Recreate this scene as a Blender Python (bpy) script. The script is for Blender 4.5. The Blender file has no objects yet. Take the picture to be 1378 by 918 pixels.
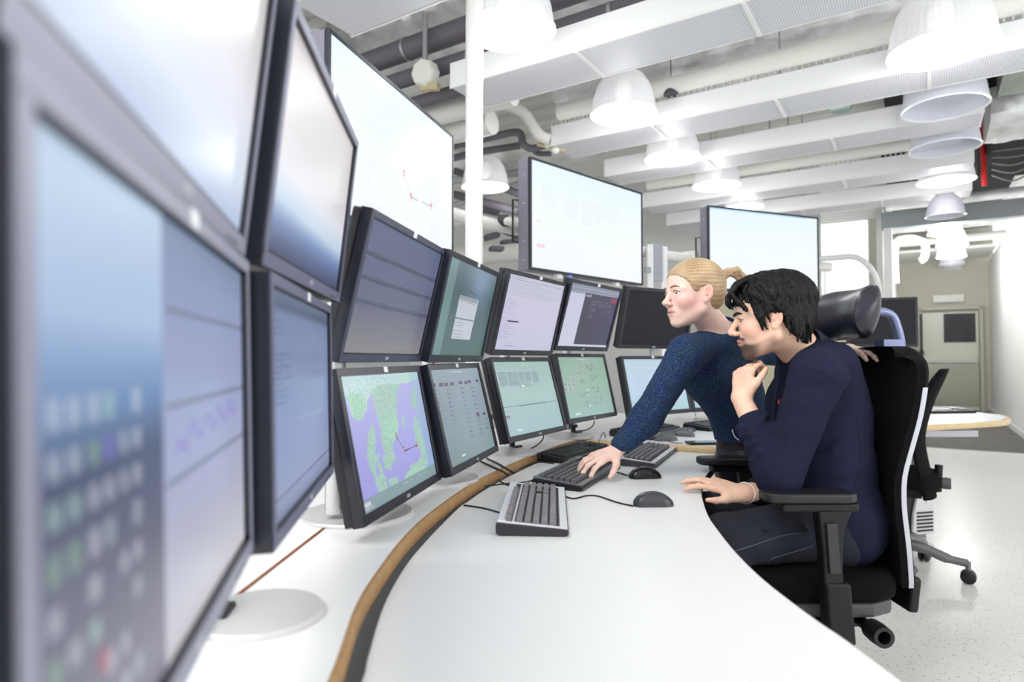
import bpy, bmesh, math, random
import numpy as np
from mathutils import Vector, Matrix, Euler
random.seed(7)
# ------------------------------------------------------------------ camera, world, exposure
S = bpy.context.scene
COL = bpy.context.collection
PI = math.pi
FPX, CX, CY, HOR, CAMH = 850.0, 689.0, 459.0, 482.0, 1.13
PIT = math.atan((HOR - CY) / FPX)
cd = bpy.data.cameras.new('camera')
cam = bpy.data.objects.new('camera', cd); COL.objects.link(cam)
cam.location = (0, 0, CAMH); cam.rotation_euler = (PI/2 + PIT, 0, 0)
cd.sensor_width = 36; cd.lens = 36*FPX/1378; cd.clip_start = 0.02; cd.clip_end = 80
cd.dof.use_dof = True; cd.dof.focus_distance = 2.05; cd.dof.aperture_fstop = 2.6
S.camera = cam
W = bpy.data.worlds.new('world'); S.world = W; W.use_nodes = True
W.node_tree.nodes['Background'].inputs[0].default_value = (0.93, 0.96, 1.0, 1)
W.node_tree.nodes['Background'].inputs[1].default_value = 0.95
S.view_settings.view_transform = 'Standard'; S.view_settings.look = 'None'
S.view_settings.gamma = 1; S.view_settings.exposure = 0.45
S.view_settings.use_curve_mapping = False
def area_light(name, loc, rot, sx, sy, power, col=(1, 1, 1)):
    l = bpy.data.lights.new(name, 'AREA'); l.shape = 'RECTANGLE'; l.size = sx; l.size_y = sy
    l.energy = power; l.color = col
    o = bpy.data.objects.new(name, l); COL.objects.link(o); o.location = loc; o.rotation_euler = rot
    return o
area_light('added_fill_right', (4.2, -1.2, 2.2), (R_ := math.radians(68), 0, math.radians(62)), 3.0, 2.0, 60)  # added fill light behind the camera; no window is modelled there
area_light('added_face_fill', (-1.2, 0.2, 2.95), (0, math.radians(-32), 0), 2.0, 2.0, 60)  # added fill light out of frame, aimed to brighten the faces

# ------------------------------------------------------------------ pixel / room helpers
_c, _s = math.cos(PIT), math.sin(PIT)
def P(px, py, Y):
    k = (CY - py)/FPX
    zr = Y*(k*_c + _s)/(_c - k*_s)
    return Vector(((px - CX)/FPX*(Y*_c + zr*_s), Y, CAMH + zr))
def Pz(px, py, z):
    k = (CY - py)/FPX; zr = z - CAMH
    Y = zr*(_c - k*_s)/(k*_c + _s)
    return Vector(((px - CX)/FPX*(Y*_c + zr*_s), Y, z))
GA = math.atan2(.839, .544)
def G(s, t, z=0): return Vector((.544*s - .839*t, .839*s + .544*t, z))

# ------------------------------------------------------------------ materials
_m = {}
def s2l(c): return tuple(((x/12.92) if x <= .04045 else ((x + .055)/1.055)**2.4) for x in c)
def mat(name, col, rough=.5, metal=0., bump=None, emit=0., noise=None, spec=.5, coat=0., alpha=1., trans=0., sheen=0., sub=0.):
    """col in sRGB 0..1.  bump=(scale,strength[,stretch xyz])  noise=(scale,amount)"""
    if name in _m: return _m[name]
    m = bpy.data.materials.new(name); m.use_nodes = True; nt = m.node_tree
    b = nt.nodes['Principled BSDF']; c = s2l(col) + (1,)
    b.inputs['Base Color'].default_value = c; b.inputs['Roughness'].default_value = rough
    b.inputs['Metallic'].default_value = metal; b.inputs['Specular IOR Level'].default_value = spec
    b.inputs['Coat Weight'].default_value = coat; b.inputs['Alpha'].default_value = alpha
    b.inputs['Transmission Weight'].default_value = trans
    b.inputs['Sheen Weight'].default_value = sheen
    if sub:
        b.inputs['Subsurface Weight'].default_value = sub; b.inputs['Subsurface Scale'].default_value = .01
        b.inputs['Subsurface Radius'].default_value = (1, .35, .2)
    if emit: b.inputs['Emission Color'].default_value = c; b.inputs['Emission Strength'].default_value = emit
    tc = nt.nodes.new('ShaderNodeTexCoord')
    if noise:
        n = nt.nodes.new('ShaderNodeTexNoise'); n.inputs['Scale'].default_value = noise[0]; n.inputs['Detail'].default_value = 4
        nt.links.new(tc.outputs['Object'], n.inputs['Vector'])
        r = nt.nodes.new('ShaderNodeValToRGB')
        a = noise[1]
        r.color_ramp.elements[0].position = .3; r.color_ramp.elements[1].position = .7
        r.color_ramp.elements[0].color = tuple(max(0, x*(1 - a)) for x in c[:3]) + (1,)
        r.color_ramp.elements[1].color = tuple(min(1, x*(1 + a)) for x in c[:3]) + (1,)
        nt.links.new(n.outputs['Fac'], r.inputs['Fac']); nt.links.new(r.outputs['Color'], b.inputs['Base Color'])
    if bump:
        n = nt.nodes.new('ShaderNodeTexNoise'); n.inputs['Scale'].default_value = bump[0]; n.inputs['Detail'].default_value = 5
        v = tc.outputs['Object']
        if len(bump) > 2:
            mp = nt.nodes.new('ShaderNodeMapping'); mp.inputs['Scale'].default_value = bump[2]
            nt.links.new(v, mp.inputs['Vector']); v = mp.outputs['Vector']
        nt.links.new(v, n.inputs['Vector'])
        bp = nt.nodes.new('ShaderNodeBump'); bp.inputs['Strength'].default_value = bump[1]; bp.inputs['Distance'].default_value = .01
        nt.links.new(n.outputs['Fac'], bp.inputs['Height']); nt.links.new(bp.outputs['Normal'], b.inputs['Normal'])
    _m[name] = m
    return m
def attr_mat(name, rough=.5, emit=0., attr='col', bump=None, spec=.5, sub=0., sheen=0.):
    if name in _m: return _m[name]
    m = mat(name, (.5, .5, .5), rough=rough, bump=bump, spec=spec, sub=sub, sheen=sheen)
    nt = m.node_tree; b = nt.nodes['Principled BSDF']
    a = nt.nodes.new('ShaderNodeAttribute'); a.attribute_name = attr
    if emit:
        nt.links.new(a.outputs['Color'], b.inputs['Emission Color']); b.inputs['Emission Strength'].default_value = emit
        b.inputs['Base Color'].default_value = (.02, .02, .024, 1)
    else: nt.links.new(a.outputs['Color'], b.inputs['Base Color'])
    return m

# ------------------------------------------------------------------ mesh building
class MB:
    def __init__(s): s.v = []; s.f = []
    def add(s, vs, fs):
        o = len(s.v); s.v += [tuple(x) for x in vs]; s.f += [tuple(i + o for i in f) for f in fs]; return s
    def box(s, c, d, rot=None, taper=None):
        hx, hy, hz = d[0]/2, d[1]/2, d[2]/2
        vs = [Vector((x*hx, y*hy, z*hz)) for x, y, z in ((-1,-1,-1),(1,-1,-1),(1,1,-1),(-1,1,-1),(-1,-1,1),(1,-1,1),(1,1,1),(-1,1,1))]
        if taper:
            for v in vs[4:]: v.x *= taper; v.y *= taper
        if rot is not None:
            R = rot if isinstance(rot, Matrix) else Euler(rot).to_matrix()
            vs = [R @ v for v in vs]
        c = Vector(c)
        return s.add([v + c for v in vs], [(0,3,2,1),(4,5,6,7),(0,1,5,4),(1,2,6,5),(2,3,7,6),(3,0,4,7)])
    def tube(s, pts, r, n=12, caps=True):
        pts = [Vector(p) for p in pts]; rs = r if isinstance(r, (list, tuple)) else [r]*len(pts)
        vs = []; fs = []; up = None
        for i, p in enumerate(pts):
            d = (pts[min(i+1, len(pts)-1)] - pts[max(i-1, 0)]).normalized()
            if up is None: up = Vector((0, 0, 1)) if abs(d.z) < .9 else Vector((1, 0, 0))
            x = d.cross(up)
            if x.length < 1e-6: x = d.orthogonal()
            x.normalize(); y = x.cross(d).normalized(); up = y
            for k in range(n):
                a = 2*PI*k/n; vs.append(p + x*math.cos(a)*rs[i] + y*math.sin(a)*rs[i])
        for i in range(len(pts)-1):
            for k in range(n):
                fs.append((i*n+k, i*n+(k+1)%n, (i+1)*n+(k+1)%n, (i+1)*n+k))
        if caps: fs.append(tuple(range(n-1, -1, -1))); fs.append(tuple((len(pts)-1)*n+k for k in range(n)))
        return s.add(vs, fs)
    def lathe(s, prof, c=(0,0,0), n=32, axis='z', a0=0, ribs=None):
        vs = []; fs = []; m = len(prof)
        for k in range(n):
            a = 2*PI*k/n + a0
            for i, (r, z) in enumerate(prof):
                rr = r*(1 + (ribs*(1 if k % 2 else -1) if ribs else 0))
                p = (rr*math.cos(a), rr*math.sin(a), z)
                if axis == 'x': p = (p[2], p[0], p[1])
                if axis == 'y': p = (p[0], p[2], p[1])
                vs.append((p[0]+c[0], p[1]+c[1], p[2]+c[2]))
        for k in range(n):
            for i in range(m-1):
                fs.append((k*m+i, ((k+1)%n)*m+i, ((k+1)%n)*m+i+1, k*m+i+1))
        return s.add(vs, fs)
    def prism(s, poly, z0, z1):
        n = len(poly); vs = [(p[0], p[1], z0) for p in poly] + [(p[0], p[1], z1) for p in poly]
        fs = [tuple(range(n-1, -1, -1)), tuple(range(n, 2*n))] + [(i, (i+1) % n, n+(i+1) % n, n+i) for i in range(n)]
        return s.add(vs, fs)
    def extr(s, poly, y0, y1):     # outline in xz, extruded along y
        n = len(poly); vs = [(p[0], y0, p[1]) for p in poly] + [(p[0], y1, p[1]) for p in poly]
        fs = [tuple(range(n)), tuple(range(2*n-1, n-1, -1))] + [(i, n+i, n+(i+1) % n, (i+1) % n) for i in range(n)]
        return s.add(vs, fs)
    def sweep(s, path, prof):       # prof: (lateral, z) offsets on a horizontal path, open
        m = len(prof); vs = []; fs = []
        for i, p in enumerate(path):
            p = Vector(p); d = Vector(path[min(i+1, len(path)-1)]) - Vector(path[max(i-1, 0)]); d.z = 0; d.normalize()
            nx = Vector((d.y, -d.x, 0))
            for a, b in prof: vs.append(p + nx*a + Vector((0, 0, b)))
        for i in range(len(path)-1):
            for k in range(m): fs.append((i*m+k, i*m+(k+1) % m, (i+1)*m+(k+1) % m, (i+1)*m+k))
        fs.append(tuple(range(m-1, -1, -1))); fs.append(tuple((len(path)-1)*m+k for k in range(m)))
        return s.add(vs, fs)
    def sphere(s, c, r, n=16, R=None):
        r = r if isinstance(r, (tuple, list)) else (r, r, r); m = n//2; vs = []; fs = []
        for i in range(m+1):
            for k in range(n):
                th = PI*i/m; a = 2*PI*k/n
                v = Vector((r[0]*math.sin(th)*math.cos(a), r[1]*math.sin(th)*math.sin(a), r[2]*math.cos(th)))
                if R is not None: v = R @ v
                vs.append(v + Vector(c))
        for i in range(m):
            for k in range(n): fs.append((i*n+k, (i+1)*n+k, (i+1)*n+(k+1) % n, i*n+(k+1) % n))
        return s.add(vs, fs)
    def build(s, name, m, parent=None, smooth=False, bevel=0, sub=0):
        me = bpy.data.meshes.new(name); me.from_pydata(s.v, [], s.f)
        b = bmesh.new(); b.from_mesh(me); bmesh.ops.remove_doubles(b, verts=b.verts, dist=1e-6)
        bmesh.ops.recalc_face_normals(b, faces=b.faces); b.to_mesh(me); b.free()
        me.materials.append(m)
        o = bpy.data.objects.new(name, me); COL.objects.link(o)
        if parent: o.parent = parent
        if bevel:
            md = o.modifiers.new('bevel', 'BEVEL'); md.width = bevel; md.segments = 3; md.limit_method = 'ANGLE'; md.angle_limit = math.radians(35)
        if sub:
            md = o.modifiers.new('sub', 'SUBSURF'); md.levels = sub; md.render_levels = sub
        if smooth: 
            me.polygons.foreach_set('use_smooth', [True]*len(me.polygons))
            if not sub: me.set_sharp_from_angle(angle=math.radians(42))
        return o
def tag(o, label=None, cat=None, group=None, kind=None):
    if label: o['label'] = label
    if cat: o['category'] = cat
    if group: o['group'] = group
    if kind: o['kind'] = kind
    return o
def empty(name, loc=(0,0,0), rot=(0,0,0), label=None, cat=None, group=None):
    o = bpy.data.objects.new(name, None); COL.objects.link(o); o.location = loc; o.rotation_euler = rot
    o.empty_display_size = .05
    return tag(o, label, cat, group)
def struct(o): o['kind'] = 'structure'; return o
def kids(o): return [c for c in COL.objects if c.parent == o]
def copy_tree(o, parent=None, loc=None, rot=None, label=None, group=None):
    c = o.copy(); COL.objects.link(c); c.parent = parent
    if loc is not None: c.location = loc
    if rot is not None: c.rotation_euler = rot
    if label: c['label'] = label
    if group: c['group'] = group
    for ch in kids(o): copy_tree(ch, c)
    return c
def spline(pts, n=8):
    pts = [Vector(p) for p in pts]; out = []
    for i in range(len(pts)-1):
        p0 = pts[max(i-1, 0)]; p1 = pts[i]; p2 = pts[i+1]; p3 = pts[min(i+2, len(pts)-1)]
        for k in range(n):
            t = k/n
            out.append(.5*((2*p1) + (-p0+p2)*t + (2*p0-5*p1+4*p2-p3)*t*t + (-p0+3*p1-3*p2+p3)*t**3))
    out.append(pts[-1]); return out

# ------------------------------------------------------------------ room shell
def speckle_floor():
    m = bpy.data.materials.new('terrazzo'); m.use_nodes = True; nt = m.node_tree; b = nt.nodes['Principled BSDF']
    tc = nt.nodes.new('ShaderNodeTexCoord')
    v = nt.nodes.new('ShaderNodeTexVoronoi'); v.inputs['Scale'].default_value = 55
    r = nt.nodes.new('ShaderNodeValToRGB'); r.color_ramp.elements[0].position = .13; r.color_ramp.elements[1].position = .21
    r.color_ramp.elements[0].color = (.33, .32, .29, 1); r.color_ramp.elements[1].color = (.80, .80, .765, 1)
    nt.links.new(tc.outputs['Object'], v.inputs['Vector']); nt.links.new(v.outputs['Distance'], r.inputs['Fac'])
    nt.links.new(r.outputs['Color'], b.inputs['Base Color']); b.inputs['Roughness'].default_value = .32
    return m
WHITE = mat('white_paint', (.93, .93, .92), .55, bump=(60, .03))
CREAM = mat('cream_wall', (.84, .83, .77), .6, bump=(40, .03))
PLATE = mat('grey_wall_plate', (.80, .80, .79), .6, bump=(30, .05))
floor = MB(); floor.prism([G(-8, 9), G(9.6, 9), G(9.6, -1.2), G(-8, -6)], -.06, 0)
struct(floor.build('floor', speckle_floor()))
fl2 = MB(); fl2.prism([G(9.6, 9), G(16.8, 9), G(16.8, -1.2), G(9.6, -1.2)], -.06, .0)
struct(fl2.build('floor_corridor', mat('dark_carpet', (.42, .41, .39), .95, bump=(300, .4), noise=(6, .15))))
# steel deck ceiling, corrugated
cdeck = MB()
pts = []
s0 = -1.0; n = 60
prof = []
for i in range(n):
    s = s0 + i*.3
    prof += [(s, 4.35), (s+.10, 4.35), (s+.14, 4.43), (s+.26, 4.43)]
vs = [G(a, 9.5, z) for a, z in prof] + [G(a, -7, z) for a, z in prof]
N_ = len(prof)
cdeck.add(vs, [(i, i+1, N_+i+1, N_+i) for i in range(N_-1)])
cdeck.add([G(s0, 9.5, 4.5), G(s0+18, 9.5, 4.5), G(s0+18, -7, 4.5), G(s0, -7, 4.5)], [(0, 1, 2, 3)])
struct(cdeck.build('ceiling', mat('steel_deck', (.95, .95, .93), .6)))
wl = MB()
def wallseg(mb, s0, t0, s1, t1, z0, z1, th=.1):
    a = G(s0, t0); b = G(s1, t1); d = (b-a).normalized(); nrm = Vector((-d.y, d.x, 0))*th
    mb.prism([a, b, b+nrm, a+nrm], z0, z1)
wallseg(wl, 7.6, -1.22, 16.8, -1.22, 0, 3.2, -.1); struct(wl.build('wall_right', WHITE))
ww = MB(); wallseg(ww, 16.7, -1.3, 16.7, 1.0, 0, 4.4, -.1); struct(ww.build('wall_back', CREAM))
w2 = MB(); wallseg(w2, 10.4, 1.25, 10.4, 9.4, 0, 4.4, -.1); struct(w2.build('wall_partition', WHITE))
w2b = MB(); wallseg(w2b, 10.0, .42, 16.7, .42, 0, 3.2, .08); struct(w2b.build('wall_corridor', WHITE))
w3 = MB(); wallseg(w3, -2, 9.4, 10.4, 9.4, 0, 4.4, .1); struct(w3.build('wall_far_left', WHITE))
bs = MB(); wallseg(bs, 7.6, -1.2, 16.7, -1.2, 0, .09, .02); struct(bs.build('baseboard_right', WHITE))
# corridor lintel with grey face and frame
lt = MB(); lt.box(G(9.9, -.4, 2.98), (.16, 1.66, .22), (0, 0, GA)); struct(lt.build('trim_1', mat('grey_blue_steel', (.62, .65, .66), .45), bevel=.004))
lt = MB()
for t in (.36, -1.14): lt.box(G(9.9, t, 1.44), (.16, .1, 2.88), (0, 0, GA))
struct(lt.build('trim_2', WHITE, bevel=.004))
# corridor end door
dr = empty('door_1', G(16.62, -.52, 0), (0, 0, GA)); struct(dr)
d = MB(); d.box((0, 0, 1.07), (.05, 1.0, 2.1)); d.build('leaf', mat('door_paint', (.88, .88, .83), .3), dr, bevel=.004)
f = MB(); f.box((.0, .55, 1.1), (.09, .07, 2.25)); f.box((0, -.55, 1.1), (.09, .07, 2.25)); f.box((0, 0, 2.21), (.09, 1.16, .07))
f.build('frame', mat('door_frame_paint', (.80, .80, .73), .5), dr, bevel=.004)
f = MB(); f.box((-.03, -.17, 1.78), (.02, .56, .62)); f.build('window_pane', mat('dark_glass', (.09, .08, .10), .08, noise=(3, .6)), dr)
f = MB(); f.box((-.05, 0, 1.07), (.05, .96, .09)); f.box((-.08, -.1, 1.075), (.02, .12, .05)); f.box((-.08, -.3, 1.075), (.02, .12, .05)); f.build('push_bar', mat('push_bar_metal', (.78, .78, .75), .35, metal=.3), dr, bevel=.005)
f = MB(); f.box((-.03, 0, .55), (.012, .98, .9)); f.build('kick_plate', mat('kick_plate_metal', (.70, .71, .64), .25, metal=.2), dr)
f = MB(); f.box((-.05, .52, 1.55), (.05, .05, 1.1)); f.box((-.07, .52, 1.25), (.06, .09, .1)); f.build('edge_handle', mat('black_plastic', (.06, .06, .07), .4), dr, bevel=.004)
sg = MB(); sg.box(G(16.58, -.5, 2.42), (.03, .55, .16), (0, 0, GA))
tag(sg.build('blank_sign', mat('sign_white', (.95, .95, .92), .4), bevel=.003), 'blank pale sign plate on the wall above the far corridor door', 'sign')
# glazed partition with rounded white top frame beside the corridor
gp = empty('glass_partition', G(9.6, 1.2, 0), (0, 0, GA), 'glass partition with a rounded white frame and beige lower panel left of the corridor', 'partition')
f = MB(); pth = [(0, -.75, 0), (0, -.75, 1.9)] + [(0, -.75+.35*(1-math.cos(a)), 1.9+.6*math.sin(a)) for a in [PI/2*k/6 for k in range(1, 7)]] + [(0, 1.6, 2.5)]
f.tube(pth, .035, 10); f.build('frame', WHITE, gp, smooth=True)
f = MB(); f.box((.01, .45, 1.0), (.04, 2.3, 2.0)); f.build('lower_panel', mat('beige_panel', (.82, .79, .69), .6), gp)
f = MB(); f.add([(0, -.72, 2.0), (0, 1.6, 2.0), (0, 1.6, 2.47), (0, -.35, 2.47), (0, -.66, 2.2)], [(0, 1, 2, 3, 4)])
gm = mat('clear_glass', (.95, .98, .97), .05, alpha=.18); f.build('pane', gm, gp)
f = MB(); f.box((0, -.1, 2.2), (.02, .015, .5)); f.box((0, .45, 2.2), (.02, .015, .5)); f.build('mullion', WHITE, gp)
# switch plate on the right wall
f = MB(); f.box(G(9.3, -1.205, 1.32), (.12, .02, .12), (0, 0, GA)); tag(f.build('wall_switch', mat('switch_white', (.84, .84, .82), .4), bevel=.004), 'small white switch plate on the right corridor wall', 'switch')
# square white plaster pier at the left
f = MB(); f.box((-1.86, 5.35, 1.9), (.60, .60, 3.8)); f.box((-1.86, 5.35, 3.38), (.61, .61, .012)); f.box((-1.86, 5.35, 3.62), (.61, .61, .012)); struct(f.build('wall_pier', PLATE))

# ------------------------------------------------------------------ ceiling beams (metal chilled panels)
def perf_mat():
    m = mat('perforated_metal', (.86, .86, .89), .5); nt = m.node_tree; b = nt.nodes['Principled BSDF']
    tc = nt.nodes.new('ShaderNodeTexCoord'); v = nt.nodes.new('ShaderNodeTexVoronoi'); v.inputs['Scale'].default_value = 75; v.inputs['Randomness'].default_value = 0
    r = nt.nodes.new('ShaderNodeValToRGB'); r.color_ramp.elements[0].position = .28; r.color_ramp.elements[1].position = .40
    r.color_ramp.elements[0].color = (.45, .45, .50, 1); r.color_ramp.elements[1].color = (.80, .80, .84, 1)
    nt.links.new(tc.outputs['Object'], v.inputs['Vector']); nt.links.new(v.outputs['Distance'], r.inputs['Fac']); nt.links.new(r.outputs['Color'], b.inputs['Base Color'])
    return m
PERF = perf_mat(); BEAMW = mat('beam_white', (.95, .95, .955), .45)
BLACK = mat('black_plastic', (.06, .06, .07), .4)
STEEL = mat('hanger_steel', (.66, .66, .67), .35, metal=.7)
beam_info = [(2.12, .42, 2.76, -1.2, 0, 'perforated white ceiling panel at the top left, nearest the camera'),
             (3.40, .415, 2.72, -1.2, 0, 'long white ceiling panel running behind the column near the top'),
             (4.82, .40, 2.72, -1.0, 1, 'second white ceiling panel with a white tube along its top'),
             (5.94, .37, 2.72, -.43, 0, 'third white ceiling panel, ending at the silver duct on the right'),
             (7.42, .37, 2.9, -.45, 1, 'fourth white ceiling panel with a slim ribbed tube on top'),
             (8.62, .37, 3.0, -.50, 0, 'farthest white ceiling panel, just before the corridor lintel')]
for s_, w_, t1, t0, tb, lab in beam_info:
    L = t1 - t0
    r = empty('ceiling_beam', G(s_, (t0+t1)/2, 3.0), (0, 0, GA), lab, 'ceiling panel', 'suspended ceiling panels')
    m = MB(); m.box((w_/2, 0, .095), (w_, L, .165)); m.build('casing', BEAMW, r, bevel=.006)
    m = MB(); m.box((w_/2, 0, .006), (w_-.03, L-.03, .012)); m.build('perforated_underside', PERF, r)
    n = max(2, int(L/.85))
    for k in range(1, n):
        m = MB(); m.box((w_/2, -L/2+L*k/n, -.002), (w_-.01, .022, .012)); m.build('joint_strip', WHITE, r)
    for k in range(3):
        m = MB(); m.tube([(w_/2, -L/2+L*(k+.5)/3, .17), (w_/2, -L/2+L*(k+.5)/3, 1.3)], .006, 6); m.build('hanger_rod', STEEL, r)
    m = MB()
    for sx in (0.004, w_-.004): m.box((sx, 0, .006), (.012, L, .016))
    m.build('edge_trim', WHITE, r)
    if tb:
        m = MB(); m.tube([(-.02, -L/2+.1, .27), (-.02, L/2-.1, .27)], .072, 18); m.build('tube', mat('tube_white', (.93, .93, .90), .4), r, smooth=True)
        m = MB()
        for k in range(int(L/.045)): m.box((.0, -L/2+.1+k*.045, .19), (.03, .012, .03))
        m.build('ribbed_strip', mat('rib_grey', (.78, .78, .75), .5), r)

# ------------------------------------------------------------------ ducts, pipes and fittings above
FOIL = mat('foil', (.96, .96, .95), .38, metal=.4, bump=(10, 1.0), noise=(4, .35))
PIPEG = mat('grey_pipe_insulation', (.40, .38, .41), .55, bump=(50, .1))
PIPEW = mat('white_pipe_jacket', (.90, .89, .87), .4, bump=(14, .3))
def run(name, pts, r, m, label, cat, group=None, n=16, bands=None, parent=None):
    mb = MB(); mb.tube(pts, r, n); o = mb.build(name, m, None, smooth=True); tag(o, label, cat, group)
    if bands:
        a, b = Vector(pts[0]), Vector(pts[-1]); d = (b-a).normalized()
        k = bands
        while k < (b-a).length:
            bb = MB(); c = a + d*k; bb.tube([c-d*.012, c+d*.012], (r if not isinstance(r, list) else r[0])*1.06, n); k += bands
            bb.build('band', STEEL, o, smooth=True)
    return o
def bumpy_duct(name, a, b, rx, rz, label, n=60, m=18):
    mb = MB(); a = Vector(a); b = Vector(b); d = (b-a); L = d.length; d.normalize(); x = Vector((-d.y, d.x, 0)); rnd = random.Random(name+label)
    vs = []; fs = []
    for i in range(n+1):
        for k in range(m):
            an = 2*PI*k/m; q = abs(math.cos(an))**.5*math.copysign(1, math.cos(an)); w = abs(math.sin(an))**.5*math.copysign(1, math.sin(an))
            j = 1 + rnd.uniform(-.07, .07) - (.05 if i % 10 == 0 else 0)
            vs.append(a + d*(L*i/n) + x*q*rx*j + Vector((0, 0, w*rz*j)))
    for i in range(n):
        for k in range(m): fs.append((i*m+k, i*m+(k+1) % m, (i+1)*m+(k+1) % m, (i+1)*m+k))
    fs += [tuple(range(m)), tuple(n*m+k for k in range(m))]
    mb.add(vs, fs); o = mb.build(name, FOIL, smooth=True); tag(o, label, 'duct', 'foil wrapped ducts'); return o
bumpy_duct('foil_duct', G(5.55, 2.9, 3.72), G(5.55, -2.6, 3.72), .42, .20, 'crinkled foil duct running between the two long ceiling panels')
bumpy_duct('foil_duct', G(3.0, 4.9, 4.05), G(3.0, 2.1, 4.05), .42, .18, 'crinkled foil duct high above the dark pipes at the top left')
bumpy_duct('foil_duct', G(4.25, 4.6, 4.05), G(4.25, 1.3, 4.05), .45, .18, 'crinkled foil duct just behind the dark pipes')
bumpy_duct('foil_duct', G(7.0, -.52, 3.28), G(7.0, -3.4, 3.28), .42, .17, 'thick foil duct at the right edge, above the black opening', n=40)
bumpy_duct('foil_duct', G(6.8, 6.0, 3.75), G(6.8, 3.2, 3.75), .3, .16, 'crumpled foil duct behind the white lamp left of the wall screen', n=40)
pn = MB(); pn.box(G(6.1, -1.45, 3.42), (.75, 1.8, .3), (0, 0, GA)); tag(pn.build('metal_duct', mat('dull_green_steel', (.62, .65, .60), .3, metal=.6, noise=(3, .3)), bevel=.01), 'flat greenish steel duct at the right edge above the foil duct', 'duct')
run('ceiling_pipe', [G(3.61, 6, 3.52), G(3.61, .2, 3.52)], .085, PIPEG, 'thickest dark grey insulated pipe across the top left ceiling', 'pipe', 'dark insulated pipes', bands=.9)
run('ceiling_pipe', [G(3.62, 6, 3.30), G(3.62, .2, 3.30)], .062, PIPEG, 'dark grey pipe just below the thickest one', 'pipe', 'dark insulated pipes', bands=1.1)
run('ceiling_pipe', [G(3.72, 6, 3.14), G(3.72, 2.78, 3.14)], .05, PIPEG, 'short dark grey pipe ending beside the long panel', 'pipe', 'dark insulated pipes')
run('ceiling_pipe', [G(3.95, 6, 3.12), G(3.95, 2.55, 3.12)], .09, PIPEW, 'white jacketed pipe under the dark pipes near the column', 'pipe')
run('ceiling_pipe', [G(4.25, 6, 3.08), G(4.25, 2.95, 3.08)], .10, PIPEW, 'fat white jacketed pipe behind the column', 'pipe')
def pxrun(pts, r, m, label, cat='pipe', name='ceiling_pipe', n=12): return run(name, spline([P(*p) for p in pts], 5), r, m, label, cat)
pxrun([(560, 208, 5.9), (640, 190, 5.8), (692, 178, 5.7), (702, 184, 5.7), (704, 194, 5.7), (716, 200, 5.7), (736, 194, 5.65)], .034, PIPEG, 'dark pipe with an S bend beside the column')
pxrun([(560, 225, 6.1), (640, 206, 6.0), (700, 196, 5.95)], .034, PIPEG, 'straight dark pipe under the S bend pipe')
pxrun([(716, 196, 5.8), (722, 206, 5.8), (742, 207, 5.75)], .024, PIPEG, 'short dark hooked pipe end by the brass valves')
pxrun([(676, 140, 5.5), (704, 152, 5.5), (724, 180, 5.5), (740, 188, 5.5)], .05, PIPEW, 'bent white pipe dropping to the brass valves')
# valves
vv = empty('valve_cluster', P(738, 194, 5.6), (0, 0, 0), 'white and brass valves at the end of the second ceiling panel', 'valve')
m = MB(); m.lathe([(0, -.05), (.04, -.05), (.045, 0), (.03, .05), (0, .05)], n=10, axis='y'); m.sphere((.06, 0, -.05), .04, 10); m.build('cap', mat('valve_white', (.92, .92, .88), .4), vv, smooth=True)
m = MB(); m.tube([(-.1, 0, .0), (.15, 0, -.06)], .018, 8); m.box((.05, 0, -.02), (.05, .05, .05)); m.build('brass_fitting', mat('brass', (.80, .74, .60), .4, metal=.3), vv, smooth=True)
vv = empty('valve_actuator', P(572, 99, 4.55), (0, 0, GA), 'white eight sided valve actuator hanging from the dark pipes', 'valve')
m = MB(); m.lathe([(0, -.05), (.09, -.05), (.1, -.02), (.1, .05), (.06, .08), (0, .08)], n=8, axis='x'); m.build('housing', mat('valve_white', (.92, .92, .88), .4), vv, bevel=.006)
m = MB(); m.tube([(0, 0, .06), (0, 0, .45)], .02, 10); m.build('stem', STEEL, vv, smooth=True)
m = MB(); m.box((.02, -.03, -.10), (.05, .16, .05), (.2, 0, 0)); m.build('brass_fitting', mat('brass', (.80, .74, .60), .4, metal=.3), vv, bevel=.004)
# steel frames and cross clutter at the far left: rails, trays
TRAY = mat('tray_steel', (.74, .74, .76), .4, metal=.5)
for (p0, p1, r_, mm, lab) in [((612, 230, 8.0), (702, 262, 7.2), .045, PIPEG, 'dark pipe slanting down behind the white lamp by the column'),
        ((612, 262, 7.8), (700, 285, 7.0), .05, PIPEG, 'lower dark pipe slanting behind the column'),
        ((612, 243, 8.4), (702, 232, 8.0), .05, TRAY, 'grey steel rail crossing behind the lamp by the column'),
        ((612, 276, 8.4), (702, 246, 8.0), .035, TRAY, 'thin steel rail crossing low behind the column'),
        ((612, 300, 9.0), (702, 296, 8.6), .06, PIPEW, 'white pipe crossing low behind the column'),
        ((612, 345, 9.0), (702, 335, 8.6), .16, PIPEW, 'broad pale duct just above the small desk screens')]:
    run('ceiling_pipe' if mm is not TRAY else 'ceiling_rail', [P(*p0), P(*p1)], r_, mm, lab, 'pipe' if mm is not TRAY else 'rail')
for i, (x, y, Y, w, h) in enumerate([(662, 318, 8.0, .18, .07), (686, 325, 7.8, .22, .04), (668, 335, 7.6, .16, .05), (655, 283, 7.6, .3, .05), (690, 316, 7.9, .3, .03)]):
    m = MB(); m.box(P(x, y, Y), (w, .15, h), (0, .15*(i-2), .3)); tag(m.build('ceiling_bracket', mat('bracket_dark', (.30, .30, .33), .5), bevel=.005), ['small dark bracket beside the column, lower left of the group', 'flat dark bracket left of the middle wall screen', 'tilted dark bracket above the small screens', 'long dark bracket just right of the column', 'thin dark bracket touching the wall screen edge'][i], 'bracket')
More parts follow.
